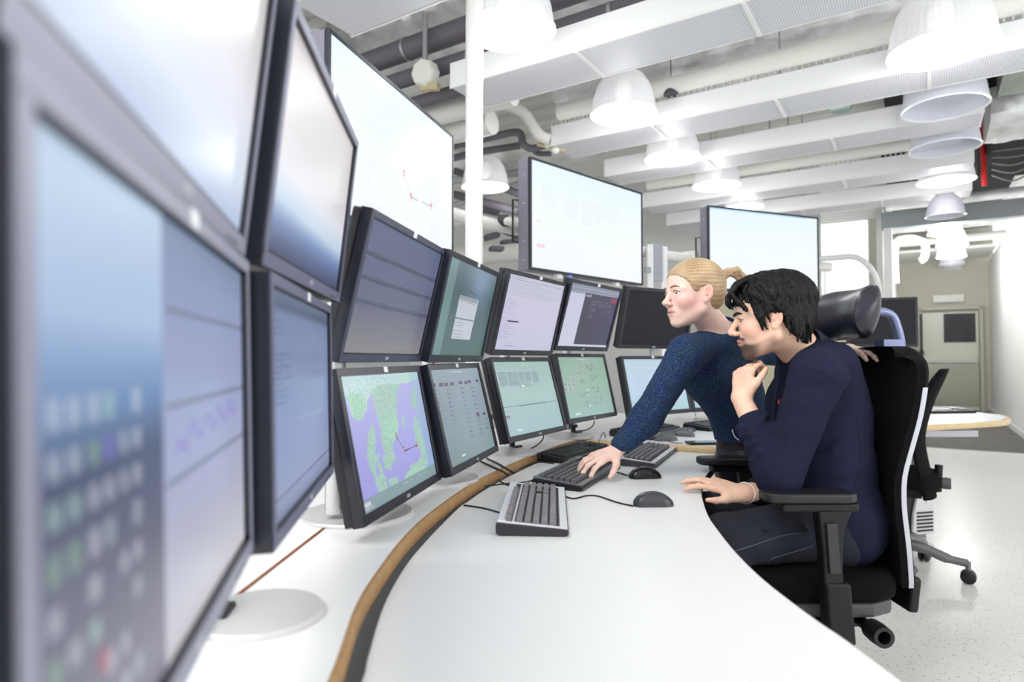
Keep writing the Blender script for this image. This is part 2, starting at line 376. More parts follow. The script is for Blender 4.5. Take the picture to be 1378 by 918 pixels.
# perforated struts and cables
for i, (x, y0, y1, Y) in enumerate([(1131, 28, 78, 5.2), (1208, 60, 66, 5.3), (1134, 0, 28, 5.0)][:2]):
    a = P(x, y1, Y); m = MB(); m.box((a.x, a.y, (a.z+4.3)/2), (.035, .025, 4.3-a.z))
    tag(m.build('perforated_strut', mat('strut_dark', (.33, .33, .35), .5, metal=.5)), ['slotted steel strut hanging from the deck in the middle gap', 'slotted steel strut beside the big right lamp'][i], 'strut')
sp = empty('pendant_speaker', P(903, 128, 4.9), (0, 0, 0), 'small dark cone shaped pendant hanging between two ceiling panels', 'pendant')
m = MB(); m.lathe([(0, 0), (.058, 0), (.055, .02), (.035, .1), (.012, .125), (0, .13)], n=20); m.build('cone', mat('grey_dark_plastic', (.33, .33, .35), .5), sp, smooth=True)
m = MB(); m.tube([(0, 0, .12), (0, 0, .75)], .004, 6); m.build('cord', BLACK, sp)
sd = MB(); c = P(1131, 147, 5.35); sd.lathe([(0, -.02), (.07, -.018), (.085, .0), (.085, .02), (0, .03)], c, 24)
tag(sd.build('smoke_detector', mat('detector_glass', (.86, .95, .92), .3), smooth=True), 'pale round detector disc under the gap between the ceiling panels', 'detector')
run('sprinkler_pipe', [P(1325, 250, 6.6), P(1323, 205, 6.6), P(1323, 120, 6.6), P(1323, 60, 6.6)], .025, mat('red_paint', (.78, .14, .12), .4), 'short red vertical pipe at the right edge by the black opening', 'pipe')
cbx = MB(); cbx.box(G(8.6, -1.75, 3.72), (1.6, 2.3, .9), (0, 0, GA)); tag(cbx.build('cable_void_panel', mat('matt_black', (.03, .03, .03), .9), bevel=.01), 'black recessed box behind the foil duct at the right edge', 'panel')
for k in range(5):
    a = P(1335, 204+k*8, 6.3); b = P(1392, 197+k*8, 6.0)
    run('cable', spline([a, (a+b)/2+Vector((0, 0, -.02*k)), b], 4), .008, mat('cable_grey', (.45, .44, .42), .5), ['topmost', 'second', 'middle', 'fourth', 'lowest'][k]+' thin grey cable sagging across the black opening at the right', 'cable', 'cables in the black opening', n=6)
ct = MB(); ct.box(G(7.7, -.12, 3.98), (4.2, .85, .12), (0, 0, GA)); tag(ct.build('gap_shade_slab', mat('matt_black', (.03, .03, .03), .9), bevel=.01), 'black overhead slab added as the darkness in the gaps between ceiling panels', 'dark slab')  # black slab added to paint the darkness between the ceiling panels
# corridor overhead ducts
for i, (y, Y, r_, mm) in enumerate([(268, 9.9, .07, FOIL), (292, 10.4, .06, PIPEW), (300, 11.5, .10, FOIL), (322, 13.0, .07, PIPEW)]):
    a = G(10.5+i*.9, .4, 0); b = G(10.5+i*.9, -1.2, 0); z = P(1290, y, (a.y+b.y)/2).z
    run('corridor_duct', [(a.x, a.y, z), (b.x, b.y, z)], r_, mm, ['slim foil pipe crossing nearest the corridor entrance', 'white pipe crossing second in the corridor ceiling', 'thick foil duct crossing the corridor behind the white pipe', 'farthest white pipe crossing the corridor ceiling'][i], 'duct')
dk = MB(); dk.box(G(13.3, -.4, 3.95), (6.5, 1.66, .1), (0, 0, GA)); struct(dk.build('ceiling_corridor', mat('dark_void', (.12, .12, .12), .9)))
dk = MB(); dk.box(G(15.6, -.4, 3.25), (1.6, 1.6, .05), (0, 0, GA)); struct(dk.build('ceiling_corridor_end', WHITE))
run('corridor_frame_pipe', spline([G(10.6, .3, 2.2), G(10.6, .3, 2.75), G(10.6, .15, 2.85), G(10.6, -.05, 2.75), G(10.6, -.05, 2.55), G(10.6, .0, 2.5)], 4), .05, PIPEW, 'looped white pipe at the upper left of the corridor', 'pipe')

# ------------------------------------------------------------------ pendant lamps
def lamp_mats():
    on = mat('lit_acrylic', (.88, .88, .89), .25, emit=.10, alpha=.90)
    off = mat('unlit_acrylic', (.90, .90, .94), .2, alpha=.82, trans=0)
    return on, off
LON, LOFF = lamp_mats()
RIMM = mat('lamp_rim', (.97, .97, .98), .2)
def lamp(px, py, w, H=.36, lit=True, power=7, zrim=1.85, flat=.0, label='', lampmat=None, scale=1.):
    Y = P(px, py, 1.0); # ray
    Yd = zrim/((Y.z-CAMH)); loc = P(px, py, Yd); D = w*Yd/FPX
    r_ = D/2
    o = empty('pendant_lamp', loc, (0, 0, 0), label, 'lamp', 'bell shaped pendant lamps')
    h = D*.72
    m = MB(); prof = [(r_, 0), (r_*.985, h*.1), (r_*.93, h*.35), (r_*.82, h*.6), (r_*.64, h*.8), (r_*.42, h*.93), (r_*.22, h)]
    m.lathe(prof, n=96, ribs=.004); m.build('shade', LON if lit else LOFF, o, smooth=False)
    m = MB(); m.lathe([(r_*1.03, -.004), (r_*1.035, .006), (r_*.99, .012), (r_*.975, .0), (r_*1.03, -.004)], n=48); m.build('rim', RIMM, o, smooth=True)
    m = MB(); m.lathe([(r_*.24, h*.97), (r_*.24, h*1.25), (r_*.1, h*1.4), (0, h*1.4)], n=24); m.build('cap', WHITE, o, smooth=True)
    m = MB(); m.tube([(0, 0, h*1.38), (0, 0, max(4.35-loc.z, h*1.5))], .005, 6); m.build('cord', mat('cord_white', (.8, .8, .8), .5), o)
    if lit:
        m = MB(); m.sphere((0, 0, h*.5), (r_*.25, r_*.25, r_*.35), 12); m.build('bulb', mat('bulb_glow', (1, 1, .98), .5, emit=1.2), o, smooth=True)
        l = bpy.data.lights.new('lamp_light', 'POINT'); l.energy = power; l.shadow_soft_size = .12; lo = bpy.data.objects.new('lamp_light', l); COL.objects.link(lo); lo.parent = o; lo.location = (0, 0, -.16)
    return o
lamp(688, 42, 118, label='large glowing bell lamp at the top beside the white column')
lamp(1267, 67, 128, label='largest glowing bell lamp at the upper right corner')
lamp(839, 154, 87, label='glowing bell lamp over the middle wall screen')
lamp(1271, 146, 100, lit=False, label='unlit bell lamp hanging just below the largest right lamp')
lamp(905, 213, 72, label='glowing lamp half behind the third ceiling panel')
lamp(1271, 200, 82, lit=False, label='unlit bell lamp, third down the right hand row')
lamp(964, 250, 61, label='glowing lamp low in the middle, above the right wall screen')
lamp(1273, 244, 66, label='glowing lamp at the end of the right row before the lintel')
lamp(653, 252, 63, label='bell lamp partly hidden by the white column')
lamp(1001, 279, 50, label='farthest glowing lamp, tucked right above the right wall screen')
for i, (x, y, w) in enumerate([(1272, 291, 45), (1272, 314, 40), (1281, 330, 36), (1280, 346, 34), (1281, 356, 29), (1282, 364, 25)]):
    lamp(x, y, w, lit=(i in (1, 2, 3, 5)), power=28, zrim=1.62+.06*i, label=['nearest small lamp in the corridor row', 'second small lamp in the corridor row', 'third small lamp in the corridor row', 'fourth small lamp in the corridor row, the brightest', 'fifth small lamp in the corridor row', 'farthest tiny lamp in the corridor row'][i])
# white round column
cl = MB(); cp = P(638, 300, 3.3); cl.lathe([(.046, 0), (.046, 4.3)], (cp.x, cp.y, 0), 32); cl.lathe([(.046, 0), (.075, .0), (.075, .02), (.046, .03)], (cp.x, cp.y, 0), 32)
tag(cl.build('round_column', mat('column_white', (.95, .95, .93), .3), smooth=True), 'slim white round column rising behind the desk screens', 'column')
# ------------------------------------------------------------------ desks
LAM = mat('white_laminate', (.90, .90, .898), .38, spec=.35)
BEECH = mat('beech_edge', (.66, .51, .33), .5, noise=(30, .12))
BEECHL = mat('light_beech_edge', (.84, .74, .56), .5, noise=(30, .08))
DGREY = mat('dark_grey_panel', (.50, .50, .51), .7)
ZD, ZT, ZU = .73, .76, .758
def edge_prof(w, h): return [(0, 0), (w*.7, 0), (w, h*.3), (w, h*.7), (w*.7, h), (0, h)]
tier_px = [(449, 918), (478, 833), (505, 786), (544, 733), (583, 696), (634, 659), (673, 638), (712, 620), (745, 607), (772, 598)]
tier_arc = [Pz(x, y, ZT-.018) for x, y in tier_px]
tier_arc = [Vector((-.17, .2, 0)), Vector((-.195, .5, 0))] + tier_arc
tier_arc = spline([(p.x, p.y, 0) for p in tier_arc], 6)
ta = empty('monitor_desk', (0, 0, 0), (0, 0, 0), 'raised white desk shelf with a beech edge that carries the near screens', 'desk')
m = MB(); m.prism([(p.x, p.y) for p in tier_arc] + [(.30, 2.93), (-.9, 3.6), (-1.1, 2.4), (-1.25, 1.2), (-1.2, .1)], ZT-.03, ZT); m.build('desktop', LAM, ta, bevel=.002)
m = MB(); m.sweep([(p.x, p.y, ZT-.034) for p in tier_arc], edge_prof(.009, .034)); m.build('wooden_edge', BEECH, ta, smooth=True)
m = MB(); m.sweep([(p.x, p.y, .12) for p in tier_arc[:-4]], [(-.02, 0), (-.002, 0), (-.002, ZT-.155), (-.02, ZT-.155)]); m.build('modesty_panel', DGREY, ta)
m = MB(); a = Pz(325, 797, ZT+.001); b = Pz(436, 711, ZT+.001); d = (b-a).normalized(); a -= d*.5
m.tube([a, b+d*.8], .0028, 6); m.build('seam_strip', mat('brown_edge', (.55, .33, .20), .5), ta)
m = MB()
for x, y in ((-.5, .6), (-.5, 1.7), (-.55, 2.7)): m.box((x, y, ZT/2-.02), (.06, .06, ZT-.04))
m.build('leg', mat('grey_leg', (.6, .6, .62), .4, metal=.4), ta, bevel=.004)
# front desk
fl_px = [(486, 918), (495, 884), (517, 813), (546, 761), (575, 726), (607, 693), (622, 679)]
lft = [Vector((-.15, .25, 0)), Vector((-.178, .5, 0))] + [Pz(x, y, ZD) for x, y in fl_px]
fr_px = [(961, 627), (950, 640), (944.5, 652), (944.5, 668), (952, 692), (965, 712), (989, 742), (1022, 775), (1063, 808), (1107, 840), (1137, 860), (1215, 918)]
rgt = [Pz(x, y, ZD) for x, y in fr_px]
rgt = [Vector((.85, 2.645, 0)), Vector((.795, 2.50, 0))] + rgt + [Vector((.50, .5, 0)), Vector((.55, .2, 0))]
lftc = spline([(p.x, p.y, 0) for p in lft], 6); rgtc = spline([(p.x, p.y, 0) for p in rgt], 6)
# after the desks meet, follow the raised shelf edge
follow = [(p.x+.022, p.y) for p in tier_arc if p.y > lftc[-1].y+.03]
fdsk = empty('front_desk', (0, 0, 0), (0, 0, 0), 'large white curved desktop filling the foreground, cut in for the seated man', 'desk')
poly = [(p.x, p.y) for p in lftc] + follow + [(.36, 2.90), (.863, 2.66)] + [(p.x, p.y) for p in rgtc]
m = MB(); m.prism(poly, ZD-.025, ZD-.0004); m.build('desktop', LAM, fdsk, bevel=.0015)
m = MB(); m.sweep([(p.x, p.y, ZD-.026) for p in reversed(rgtc)], [(-.004, 0), (.0012, 0), (.0012, .0245), (-.004, .0245)]); m.build('brown_edge_band', mat('dark_brown_edge', (.30, .22, .16), .5), fdsk)
m = MB()
for x, y in ((.0, .5), (.3, .5), (.1, 1.9), (.6, 2.5)): m.box((x, y, .35), (.07, .07, .70))
m.build('leg', mat('grey_leg', (.6, .6, .62), .4, metal=.4), fdsk, bevel=.004)
m = MB(); m.box((-.05, 1.35, .62), (.05, 1.3, .07), (0, 0, .05)); m.build('underframe', BLACK, fdsk, bevel=.004)
# far desk (next workstation)
fa = empty('far_desk', (0, 0, 0), (0, 0, 0), 'second white desk with a light beech front edge behind the front desk', 'desk')
e0 = Vector((.31, 2.935, 0)); e1 = Vector((.93, 2.63, 0)); e2 = Vector((1.45, 2.72, 0))
m = MB(); m.prism([(e0.x, e0.y), (e1.x, e1.y), (e2.x, e2.y), (1.95, 3.5), (1.6, 4.4), (.1, 4.2), (-.1, 3.3)], ZU-.028, ZU); m.build('desktop', LAM, fa, bevel=.002)
m = MB(); m.sweep([(e0.x, e0.y, ZU-.03), (e1.x, e1.y, ZU-.03), (e2.x, e2.y, ZU-.03)], [(a, b) for a, b in edge_prof(.02, .03)]); m.build('wooden_edge', BEECHL, fa)
m = MB()
for x, y in ((.5, 3.4), (1.6, 3.2), (1.2, 4.2)): m.box((x, y, .36), (.06, .06, .72))
m.build('leg', mat('grey_leg', (.6, .6, .62), .4, metal=.4), fa, bevel=.004)
# right desk
rd = empty('side_desk', (0, 0, 0), (0, 0, 0), 'distant white desk with a rounded beech edge at the right, before the dark carpet', 'desk')
c = [Pz(1190, 572, ZD), Pz(1240, 572, ZD), Pz(1300, 569, ZD), Pz(1346, 566, ZD), Pz(1355, 562, ZD), Pz(1345, 558, ZD), Pz(1300, 553, ZD), Pz(1250, 551, ZD), Pz(1190, 551, ZD)]
m = MB(); m.prism([(p.x, p.y) for p in c], ZD-.03, ZD); m.build('desktop', LAM, rd)
m = MB(); m.sweep([(p.x, p.y, ZD-.034) for p in spline(c[:6], 4)], [(a, b) for a, b in edge_prof(.02, .034)]); m.build('wooden_edge', BEECHL, rd, smooth=True)
q = Pz(1290, 565, ZD); m = MB(); m.box((q.x-.1, q.y+.15, ZD-.09), (.45, .3, .04)); m.build('gap_shade_slab', mat('tray_steel', (.74, .74, .76), .4), rd)
m = MB(); m.box((q.x-.55, q.y+.3, .35), (.06, .06, .69)); m.box((q.x+.02, q.y+.45, .35), (.06, .06, .69)); m.build('leg', DGREY, rd)

# ------------------------------------------------------------------ screen painting (colour grids for the display faces)
def homog(src):   # maps source pixels -> unit uv (0,0 top left ... 1,1 bottom right)
    dst = [(0, 0), (1, 0), (1, 1), (0, 1)]; A = []; b = []
    for (x, y), (u, v) in zip(src, dst):
        A.append([x, y, 1, 0, 0, 0, -u*x, -u*y]); b.append(u); A.append([0, 0, 0, x, y, 1, -v*x, -v*y]); b.append(v)
    h = np.append(np.linalg.solve(np.array(A, float), np.array(b, float)), 1).reshape(3, 3)
    def f(x, y):
        p = h @ np.array([x, y, 1.]); return p[0]/p[2], p[1]/p[2]
    return f
class Canvas:
    def __init__(s, nx, ny, top, bot=None, left=None, right=None):
        s.nx, s.ny = nx, ny; v = (np.arange(ny)+.5)/ny; u = (np.arange(nx)+.5)/nx
        s.U, s.V = np.meshgrid(u, v); top = np.array(top); bot = np.array(bot if bot is not None else top)
        s.a = top[None, None]*(1-s.V[..., None]) + bot[None, None]*s.V[..., None]
    def grad(s, stops, axis='v'):
        t = s.V if axis == 'v' else s.U
        xs = [k for k, _ in stops]; cs = np.array([c for _, c in stops])
        for i in range(3): s.a[..., i] = np.interp(t, xs, cs[:, i])
    def rect(s, u0, v0, u1, v1, c, al=1.):
        m = (s.U >= u0) & (s.U < u1) & (s.V >= v0) & (s.V < v1); s.a[m] = s.a[m]*(1-al) + np.array(c)*al
    def line(s, u0, v0, u1, v1, c, w=.004, al=1., asp=1.6):
        dx, dy = (u1-u0)*asp, v1-v0; L = math.hypot(dx, dy)+1e-9
        px = (s.U-u0)*asp; py = s.V-v0; t = np.clip((px*dx+py*dy)/L/L, 0, 1)
        m = np.hypot(px-t*dx, py-t*dy) < w; s.a[m] = s.a[m]*(1-al) + np.array(c)*al
    def poly(s, pts, c, al=1., jag=0., rnd=None):
        if jag:
            q = []
            for i, p in enumerate(pts):
                n = pts[(i+1) % len(pts)]
                for k in range(4):
                    t = k/4; q.append((p[0]+(n[0]-p[0])*t+rnd.uniform(-jag, jag), p[1]+(n[1]-p[1])*t+rnd.uniform(-jag, jag)))
            pts = q
        m = np.zeros_like(s.U, bool); n = len(pts)
        for i in range(n):
            x0, y0 = pts[i]; x1, y1 = pts[(i+1) % n]
            if abs(y1-y0) < 1e-9: continue
            m ^= ((y0 > s.V) != (y1 > s.V)) & (s.U < (x1-x0)*(s.V-y0)/(y1-y0)+x0)
        s.a[m] = s.a[m]*(1-al) + np.array(c)*al; return m
    def text(s, u0, v, u1, c, rnd, h=.008, al=.8):   # a row of word-like dashes too small to read
        u = u0
        while u < u1:
            w = rnd.uniform(.006, .03); s.rect(u, v, min(u+w, u1), v+h, c, al*rnd.uniform(.6, 1)); u += w+.006
    def noise(s, a, rnd):
        g = np.random.RandomState(rnd.randint(0, 9999)); s.a = np.clip(s.a + g.normal(0, a, s.a.shape[:2])[..., None], 0, 1)
DISP = attr_mat('display_glow', rough=.28, emit=.60, spec=.35)
def screen_mesh(name, W_, H_, cv, y, parent, x0=0, z0=0, mt=None):
    nx, ny = cv.nx, cv.ny
    xs = np.linspace(-W_/2, W_/2, nx+1)+x0; zs = np.linspace(H_/2, -H_/2, ny+1)+z0
    X, Z = np.meshgrid(xs, zs); co = np.stack([X, np.full_like(X, y), Z], -1).reshape(-1, 3)
    i = np.arange(ny)[:, None]*(nx+1)+np.arange(nx)[None]
    F = np.stack([i, i+nx+1, i+nx+2, i+1], -1).reshape(-1, 4)
    me = bpy.data.meshes.new(name); me.vertices.add(len(co)); me.vertices.foreach_set('co', co.ravel())
    me.loops.add(F.size); me.loops.foreach_set('vertex_index', F.ravel().astype(np.int32))
    me.polygons.add(len(F)); me.polygons.foreach_set('loop_start', np.arange(0, F.size, 4, dtype=np.int32)); me.update(calc_edges=True)
    at = me.color_attributes.new('col', 'FLOAT_COLOR', 'CORNER')
    c = np.clip(cv.a, 0, 1); lin = np.where(c <= .04045, c/12.92, ((c+.055)/1.055)**2.4).reshape(-1, 3)
    full = np.ones((len(F), 4, 4), np.float32); full[..., :3] = lin[:, None, :]
    at.data.foreach_set('color', full.ravel()); me.materials.append(mt or DISP)
    o = bpy.data.objects.new(name, me); COL.objects.link(o); o.parent = parent; return o

BEZ = mat('monitor_bezel', (.135, .14, .18), .32, spec=.5)
BACKP = mat('monitor_back', (.10, .10, .12), .5)
SILV = mat('silver_emblem', (.80, .80, .82), .3, metal=.5)
MW, MH = .508, .3215
def monitor(pos, yaw, tilt, cv, label, screen_mat=None, sticker=True, trim=None, group='desk monitors', W_=MW, H_=MH, nm='desk_monitor'):
    o = empty(nm, pos, (math.radians(tilt), 0, math.radians(yaw)), label, 'monitor', group)
    bz, bb = .017, .021
    m = MB()
    m.box((0, .012, H_/2-bz/2), (W_, .024, bz)); m.box((0, .012, -H_/2+bb/2), (W_, .024, bb))
    for sx in (-1, 1): m.box((sx*(W_/2-bz/2), .012, (bb-bz)/2), (bz, .024, H_-bz-bb))
    m.build('bezel', BEZ, o, bevel=.0018)
    if trim:
        m = MB(); e = .0014; li = .0035
        m.box((0, -.0003, H_/2-(bz-li)/2-e), (W_-2*e, .0010, bz-li)); m.box((0, -.0003, -H_/2+(bb-li)/2+e), (W_-2*e, .0010, bb-li))
        for sx in (-1, 1): m.box((sx*(W_/2-(bz-li)/2-e), -.0003, (bb-bz)/2), (bz-li, .0010, H_-bz-bb+2*li))
        m.build('front_trim', trim, o)
    m = MB(); m.box((0, .034, 0), (W_-.004, .022, H_-.004)); m.box((0, .052, 0), (W_*.72, .02, H_*.66))
    m.build('back_housing', BACKP, o, bevel=.004)
    m = MB(); m.box((0, .0235, 0), (W_, .003, H_)); m.build('side_groove', mat('groove_dark', (.05, .05, .06), .5), o)
    iw, ih = W_-2*bz, H_-bz-bb
    screen_mesh('screen', iw, ih, cv, .006, o, 0, (bb-bz)/2, screen_mat)
    m = MB(); zc = -H_/2+bb*.5
    m.box((-.007, -.0006, zc), (.008, .0014, .007)); m.box((.004, -.0006, zc), (.007, .0014, .007)); m.build('emblem', SILV, o)
    m = MB()
    for k in range(4): m.box((W_*.30+k*.014, -.0005, -H_/2+.006), (.007, .001, .003))
    m.build('button', BACKP, o)
    if sticker:
        m = MB(); m.box((.0, -.0006, H_/2-bz*.42), (.022, .0014, .013)); m.build('inventory_sticker', mat('label_white', (.93, .93, .93), .5), o)
    m = MB(); m.box((0, .085, 0), (.10, .05, .10)); m.box((0, .066, 0), (.13, .012, .13)); m.build('mount_bracket', BACKP, o, bevel=.003)
    return o
R7 = random.Random(3)
# --- contents and plain gradients
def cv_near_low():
    c = Canvas(200, 130, (.72, .80, .92)); L = [(0, (.78, .86, .95)), (.25, (.70, .80, .93)), (.40, (.42, .55, .74)), (.50, (.28, .33, .46)), (.75, (.42, .42, .50)), (1, (.58, .57, .64))]  # pale blue top of this gradient paints the room's reflection glow
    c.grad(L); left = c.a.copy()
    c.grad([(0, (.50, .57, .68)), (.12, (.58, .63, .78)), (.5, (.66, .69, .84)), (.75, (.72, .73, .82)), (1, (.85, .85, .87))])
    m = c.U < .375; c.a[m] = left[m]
    for r in range(8):
        v = .38+r*.072
        for k in range(6):
            if R7.random() < .75:
                u = .045+k*.042; col = (.55, .45, .90) if (r, k) == (1, 3) else R7.choice([(.72, .86, .80), (.75, .80, .84), (.82, .84, .88), (.60, .75, .62)] + [(.85, .86, .9)]*3)
                c.rect(u, v, u+.024, v+.040, col, .60)
    c.rect(.15, .80, .175, .835, (.75, .35, .42), .7)
    for v in (.20, .42, .60): c.rect(.39, v, 1, v+.018, (.48, .52, .60), .8)
    pv = .54
    for k in range(18):
        u = .44+k*.027; nv = .52+.03*math.sin(k*1.7)-.002*k; c.line(u, pv, u+.018, nv, (.52, .42, .82), .006, .8); pv = nv
    return c
def cv_near_up():  # plain vertical gradient, grey to pale blue
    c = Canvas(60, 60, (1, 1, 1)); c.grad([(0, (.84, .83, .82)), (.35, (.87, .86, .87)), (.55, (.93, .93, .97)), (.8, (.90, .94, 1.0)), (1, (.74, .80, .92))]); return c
def cv_up2():  # plain vertical gradient, grey through near white to dark blue
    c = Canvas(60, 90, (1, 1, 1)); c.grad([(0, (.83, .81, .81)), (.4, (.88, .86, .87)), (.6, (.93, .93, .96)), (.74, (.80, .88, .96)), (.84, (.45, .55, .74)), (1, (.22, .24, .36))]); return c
def cv_low2():
    c = Canvas(160, 110, (1, 1, 1)); c.grad([(0, (.42, .47, .56)), (.06, (.30, .36, .46)), (.10, (.46, .52, .66)), (.5, (.52, .58, .75)), (.9, (.60, .64, .78)), (1, (.52, .56, .68))])
    for k in range(14): c.text(.03, .13+k*.028, .03+R7.uniform(.1, .24), (.30, .34, .46), R7, .008)
    for k in range(5): c.line(.3+.1*k, .3+.05*k, .42+.08*k, .65+.04*k, (.62, .68, .82), .004, .5)
    c.line(.35, .60, .95, .62, (.68, .73, .86), .004, .6); c.rect(0, .90, 1, .905, (.36, .40, .52)); return c
def cv_slate():
    c = Canvas(160, 110, (1, 1, 1)); c.grad([(0, (.38, .42, .55)), (.3, (.42, .44, .56)), (.6, (.42, .43, .53)), (.8, (.50, .50, .54)), (1, (.58, .57, .58))])
    for v in (.24, .42, .60):
        for k in range(3): c.line(.0, v+k*.01, 1, v+.02+k*.01, (.26, .30, .36), .012-.003*k, .45)
    pv = .62
    for k in range(40):
        nv = .62+R7.uniform(-.05, .05); c.line(k/40, pv, (k+1)/40, nv, (.36, .32, .56), .006, .4); pv = nv
    for k in range(20): c.line(0, .02+.05*k, 1, .03+.05*k, (.40, .42, .50), .002, .3)
    return c
def cv_dialog():
    c = Canvas(170, 120, (1, 1, 1)); c.grad([(0, (.46, .54, .58)), (.3, (.30, .40, .42)), (1, (.33, .44, .42))])
    m = c.U < .16; c.a[m] = c.a[m]*.55+np.array((.60, .76, .74))*.45
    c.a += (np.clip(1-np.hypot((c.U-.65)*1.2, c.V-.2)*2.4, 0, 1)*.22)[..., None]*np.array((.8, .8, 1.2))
    f = homog([(687, 325), (922, 415), (835, 845), (572, 843)])
    P4 = [f(730, 517), f(826, 540), f(776, 760), f(680, 752)]; c.poly(P4, (.80, .82, .86))
    u0, v0 = P4[0]; u1, v1 = P4[2]
    c.rect(u0, v0, u1, v0+.05, (.62, .66, .68), .9); c.rect(u0, (v0+v1)/2-.0, u1, (v0+v1)/2+.02, (.50, .56, .58))
    for k in range(6): c.text(u0+.02, (v0+v1)/2+.05+k*.033, u0+.02+R7.uniform(.08, .2), (.42, .46, .5), R7, .008)
    for k in range(3): c.text(u0+.02, v0+.02+k*.02, u1-.02, (.45, .5, .52), R7, .006)
    a = f(800, 440); b = f(772, 490); d = f(815, 520); c.line(*a, *b, (.2, .27, .3), .004); c.line(*b, *d, (.2, .27, .3), .004); return c
def cv_map():
    c = Canvas(260, 165, (.74, .74, .94), (.66, .65, .94)); rnd = random.Random(5)
    f = homog([(80, 125), (450, 95), (550, 565), (225, 765)]); land = (.70, .85, .80); lg = (.70, .89, .79)
    def PL(pts, col, jag=.012): c.poly([f(*p) for p in pts], col, jag=jag, rnd=rnd)
    PL([(80, 120), (450, 92), (452, 130), (240, 190), (205, 300), (180, 335), (150, 300), (120, 235), (100, 190)], (.78, .91, .90))
    PL([(120, 200), (200, 200), (215, 260), (205, 320), (180, 335), (152, 300)], lg)
    PL([(235, 190), (270, 160), (370, 150), (355, 260), (365, 320), (372, 360), (365, 400), (350, 420), (345, 460), (362, 500), (340, 560), (318, 520), (312, 470), (295, 420), (285, 370), (270, 320), (255, 260)], land)
    PL([(300, 330), (340, 290), (368, 330), (370, 400), (325, 420), (300, 380)], lg, .006)
    PL([(252, 350), (270, 420), (262, 470), (285, 560), (300, 660), (330, 640), (320, 590), (300, 540), (280, 480), (250, 560), (232, 500), (228, 400)], land)
    PL([(228, 390), (252, 345), (262, 400), (268, 480), (270, 560), (292, 600), (310, 650), (296, 665), (270, 600), (245, 540), (230, 470)], land)
    PL([(305, 490), (335, 480), (345, 520), (330, 560), (312, 540)], land); PL([(330, 600), (370, 580), (380, 620), (345, 640)], land)
    PL([(392, 290), (400, 330), (395, 365), (386, 330)], land, .005); PL([(372, 508), (380, 515), (376, 528)], land, .004)
    PL([(440, 290), (462, 330), (480, 380), (500, 460), (515, 560), (430, 600), (400, 600), (430, 560), (425, 530), (460, 520), (480, 480), (455, 430), (440, 370)], land)
    PL([(395, 610), (420, 560), (460, 535), (515, 545), (516, 560), (430, 600)], lg)
    PL([(425, 180), (440, 170), (450, 260), (430, 275)], land)
    g = np.random.RandomState(2); islnd = (c.a[..., 1] > c.a[..., 2]-.05) & (c.a[..., 1] > .8)
    sp = (g.rand(*c.U.shape) < .16) & islnd; c.a[sp] *= .78
    sea = ~islnd & (g.rand(*c.U.shape) < .0)
    m = c.U > .86; c.a[m] = c.a[m]*.6+np.array((.62, .84, .84))*.4
    m = c.V > .90; c.a[m] = np.array((.56, .66, .68)); m = (c.V > .895) & (c.V < .90); c.a[m] = (.45, .55, .58)
    for u in (.50, .57, .72, .80): c.text(u, .93, u+.05, (.78, .84, .84), rnd, .012)
    c.text(.02, .965, .12, (.9, .92, .95), rnd, .014); c.rect(.02, .93, .09, .955, (.86, .88, .93))
    c.text(.02, .03, .9, (.55, .70, .74), rnd, .006, .5)
    A, B, D = f(363, 402), f(403, 466), f(460, 438)
    c.line(*A, *B, (.40, .32, .45), .0035); c.line(*B, *D, (.25, .22, .35), .0045)
    for q in (A, B, D):
        for r_, col in ((.020, (.70, .22, .28)), (.011, (.85, .88, .86))):
            m = np.hypot((c.U-q[0])*1.6, c.V-q[1]+.015) < r_; c.a[m] = col
        c.line(q[0], q[1]+.0, q[0], q[1]+.022, (.62, .2, .28), .005)
    return c
def cv_list():
    c = Canvas(230, 145, (1, 1, 1)); c.grad([(0, (.60, .67, .72)), (.4, (.58, .65, .70)), (1, (.55, .64, .65))]); rnd = random.Random(9)
    c.a -= (np.clip(.5-c.U, 0, 1)*.08)[..., None]
    f = homog([(505, 92), (722, 82), (805, 452), (612, 552)]); pu = (.34, .26, .40)
    for x, y in [(527, 162), (560, 162), (583, 160), (610, 158), (648, 152), (672, 152), (688, 148), (722, 145), (728, 305), (755, 300)]:
        u, v = f(x, y); c.rect(u-.035, v-.018, u+.035, v+.018, pu, .85)
    for x0, y0, n in [(537, 185, 9), (590, 185, 9), (655, 178, 8), (700, 175, 8), (558, 295, 3), (690, 340, 4), (732, 330, 4), (762, 325, 3)]:
        for k in range(n):
            u, v = f(x0+k*4.2, y0+k*20); c.rect(u-.02, v, u+.014, v+.01, pu, .8); c.text(u+.014, v+.004, u+.07, (.42, .42, .5), rnd, .007); c.rect(u-.022, v-.01, u-.016, v+.03, (.4, .4, .48), .5)
    for k in range(3): c.text(.2+.2*k, .07, .3+.2*k, (.45, .48, .55), rnd, .008)
    u, v = f(668, 492); c.rect(u-.035, v-.01, u+.035, v+.01, (.9, .93, .95)); c.text(.4, .03, .62, (.92, .94, .96), rnd, .014)
    return c
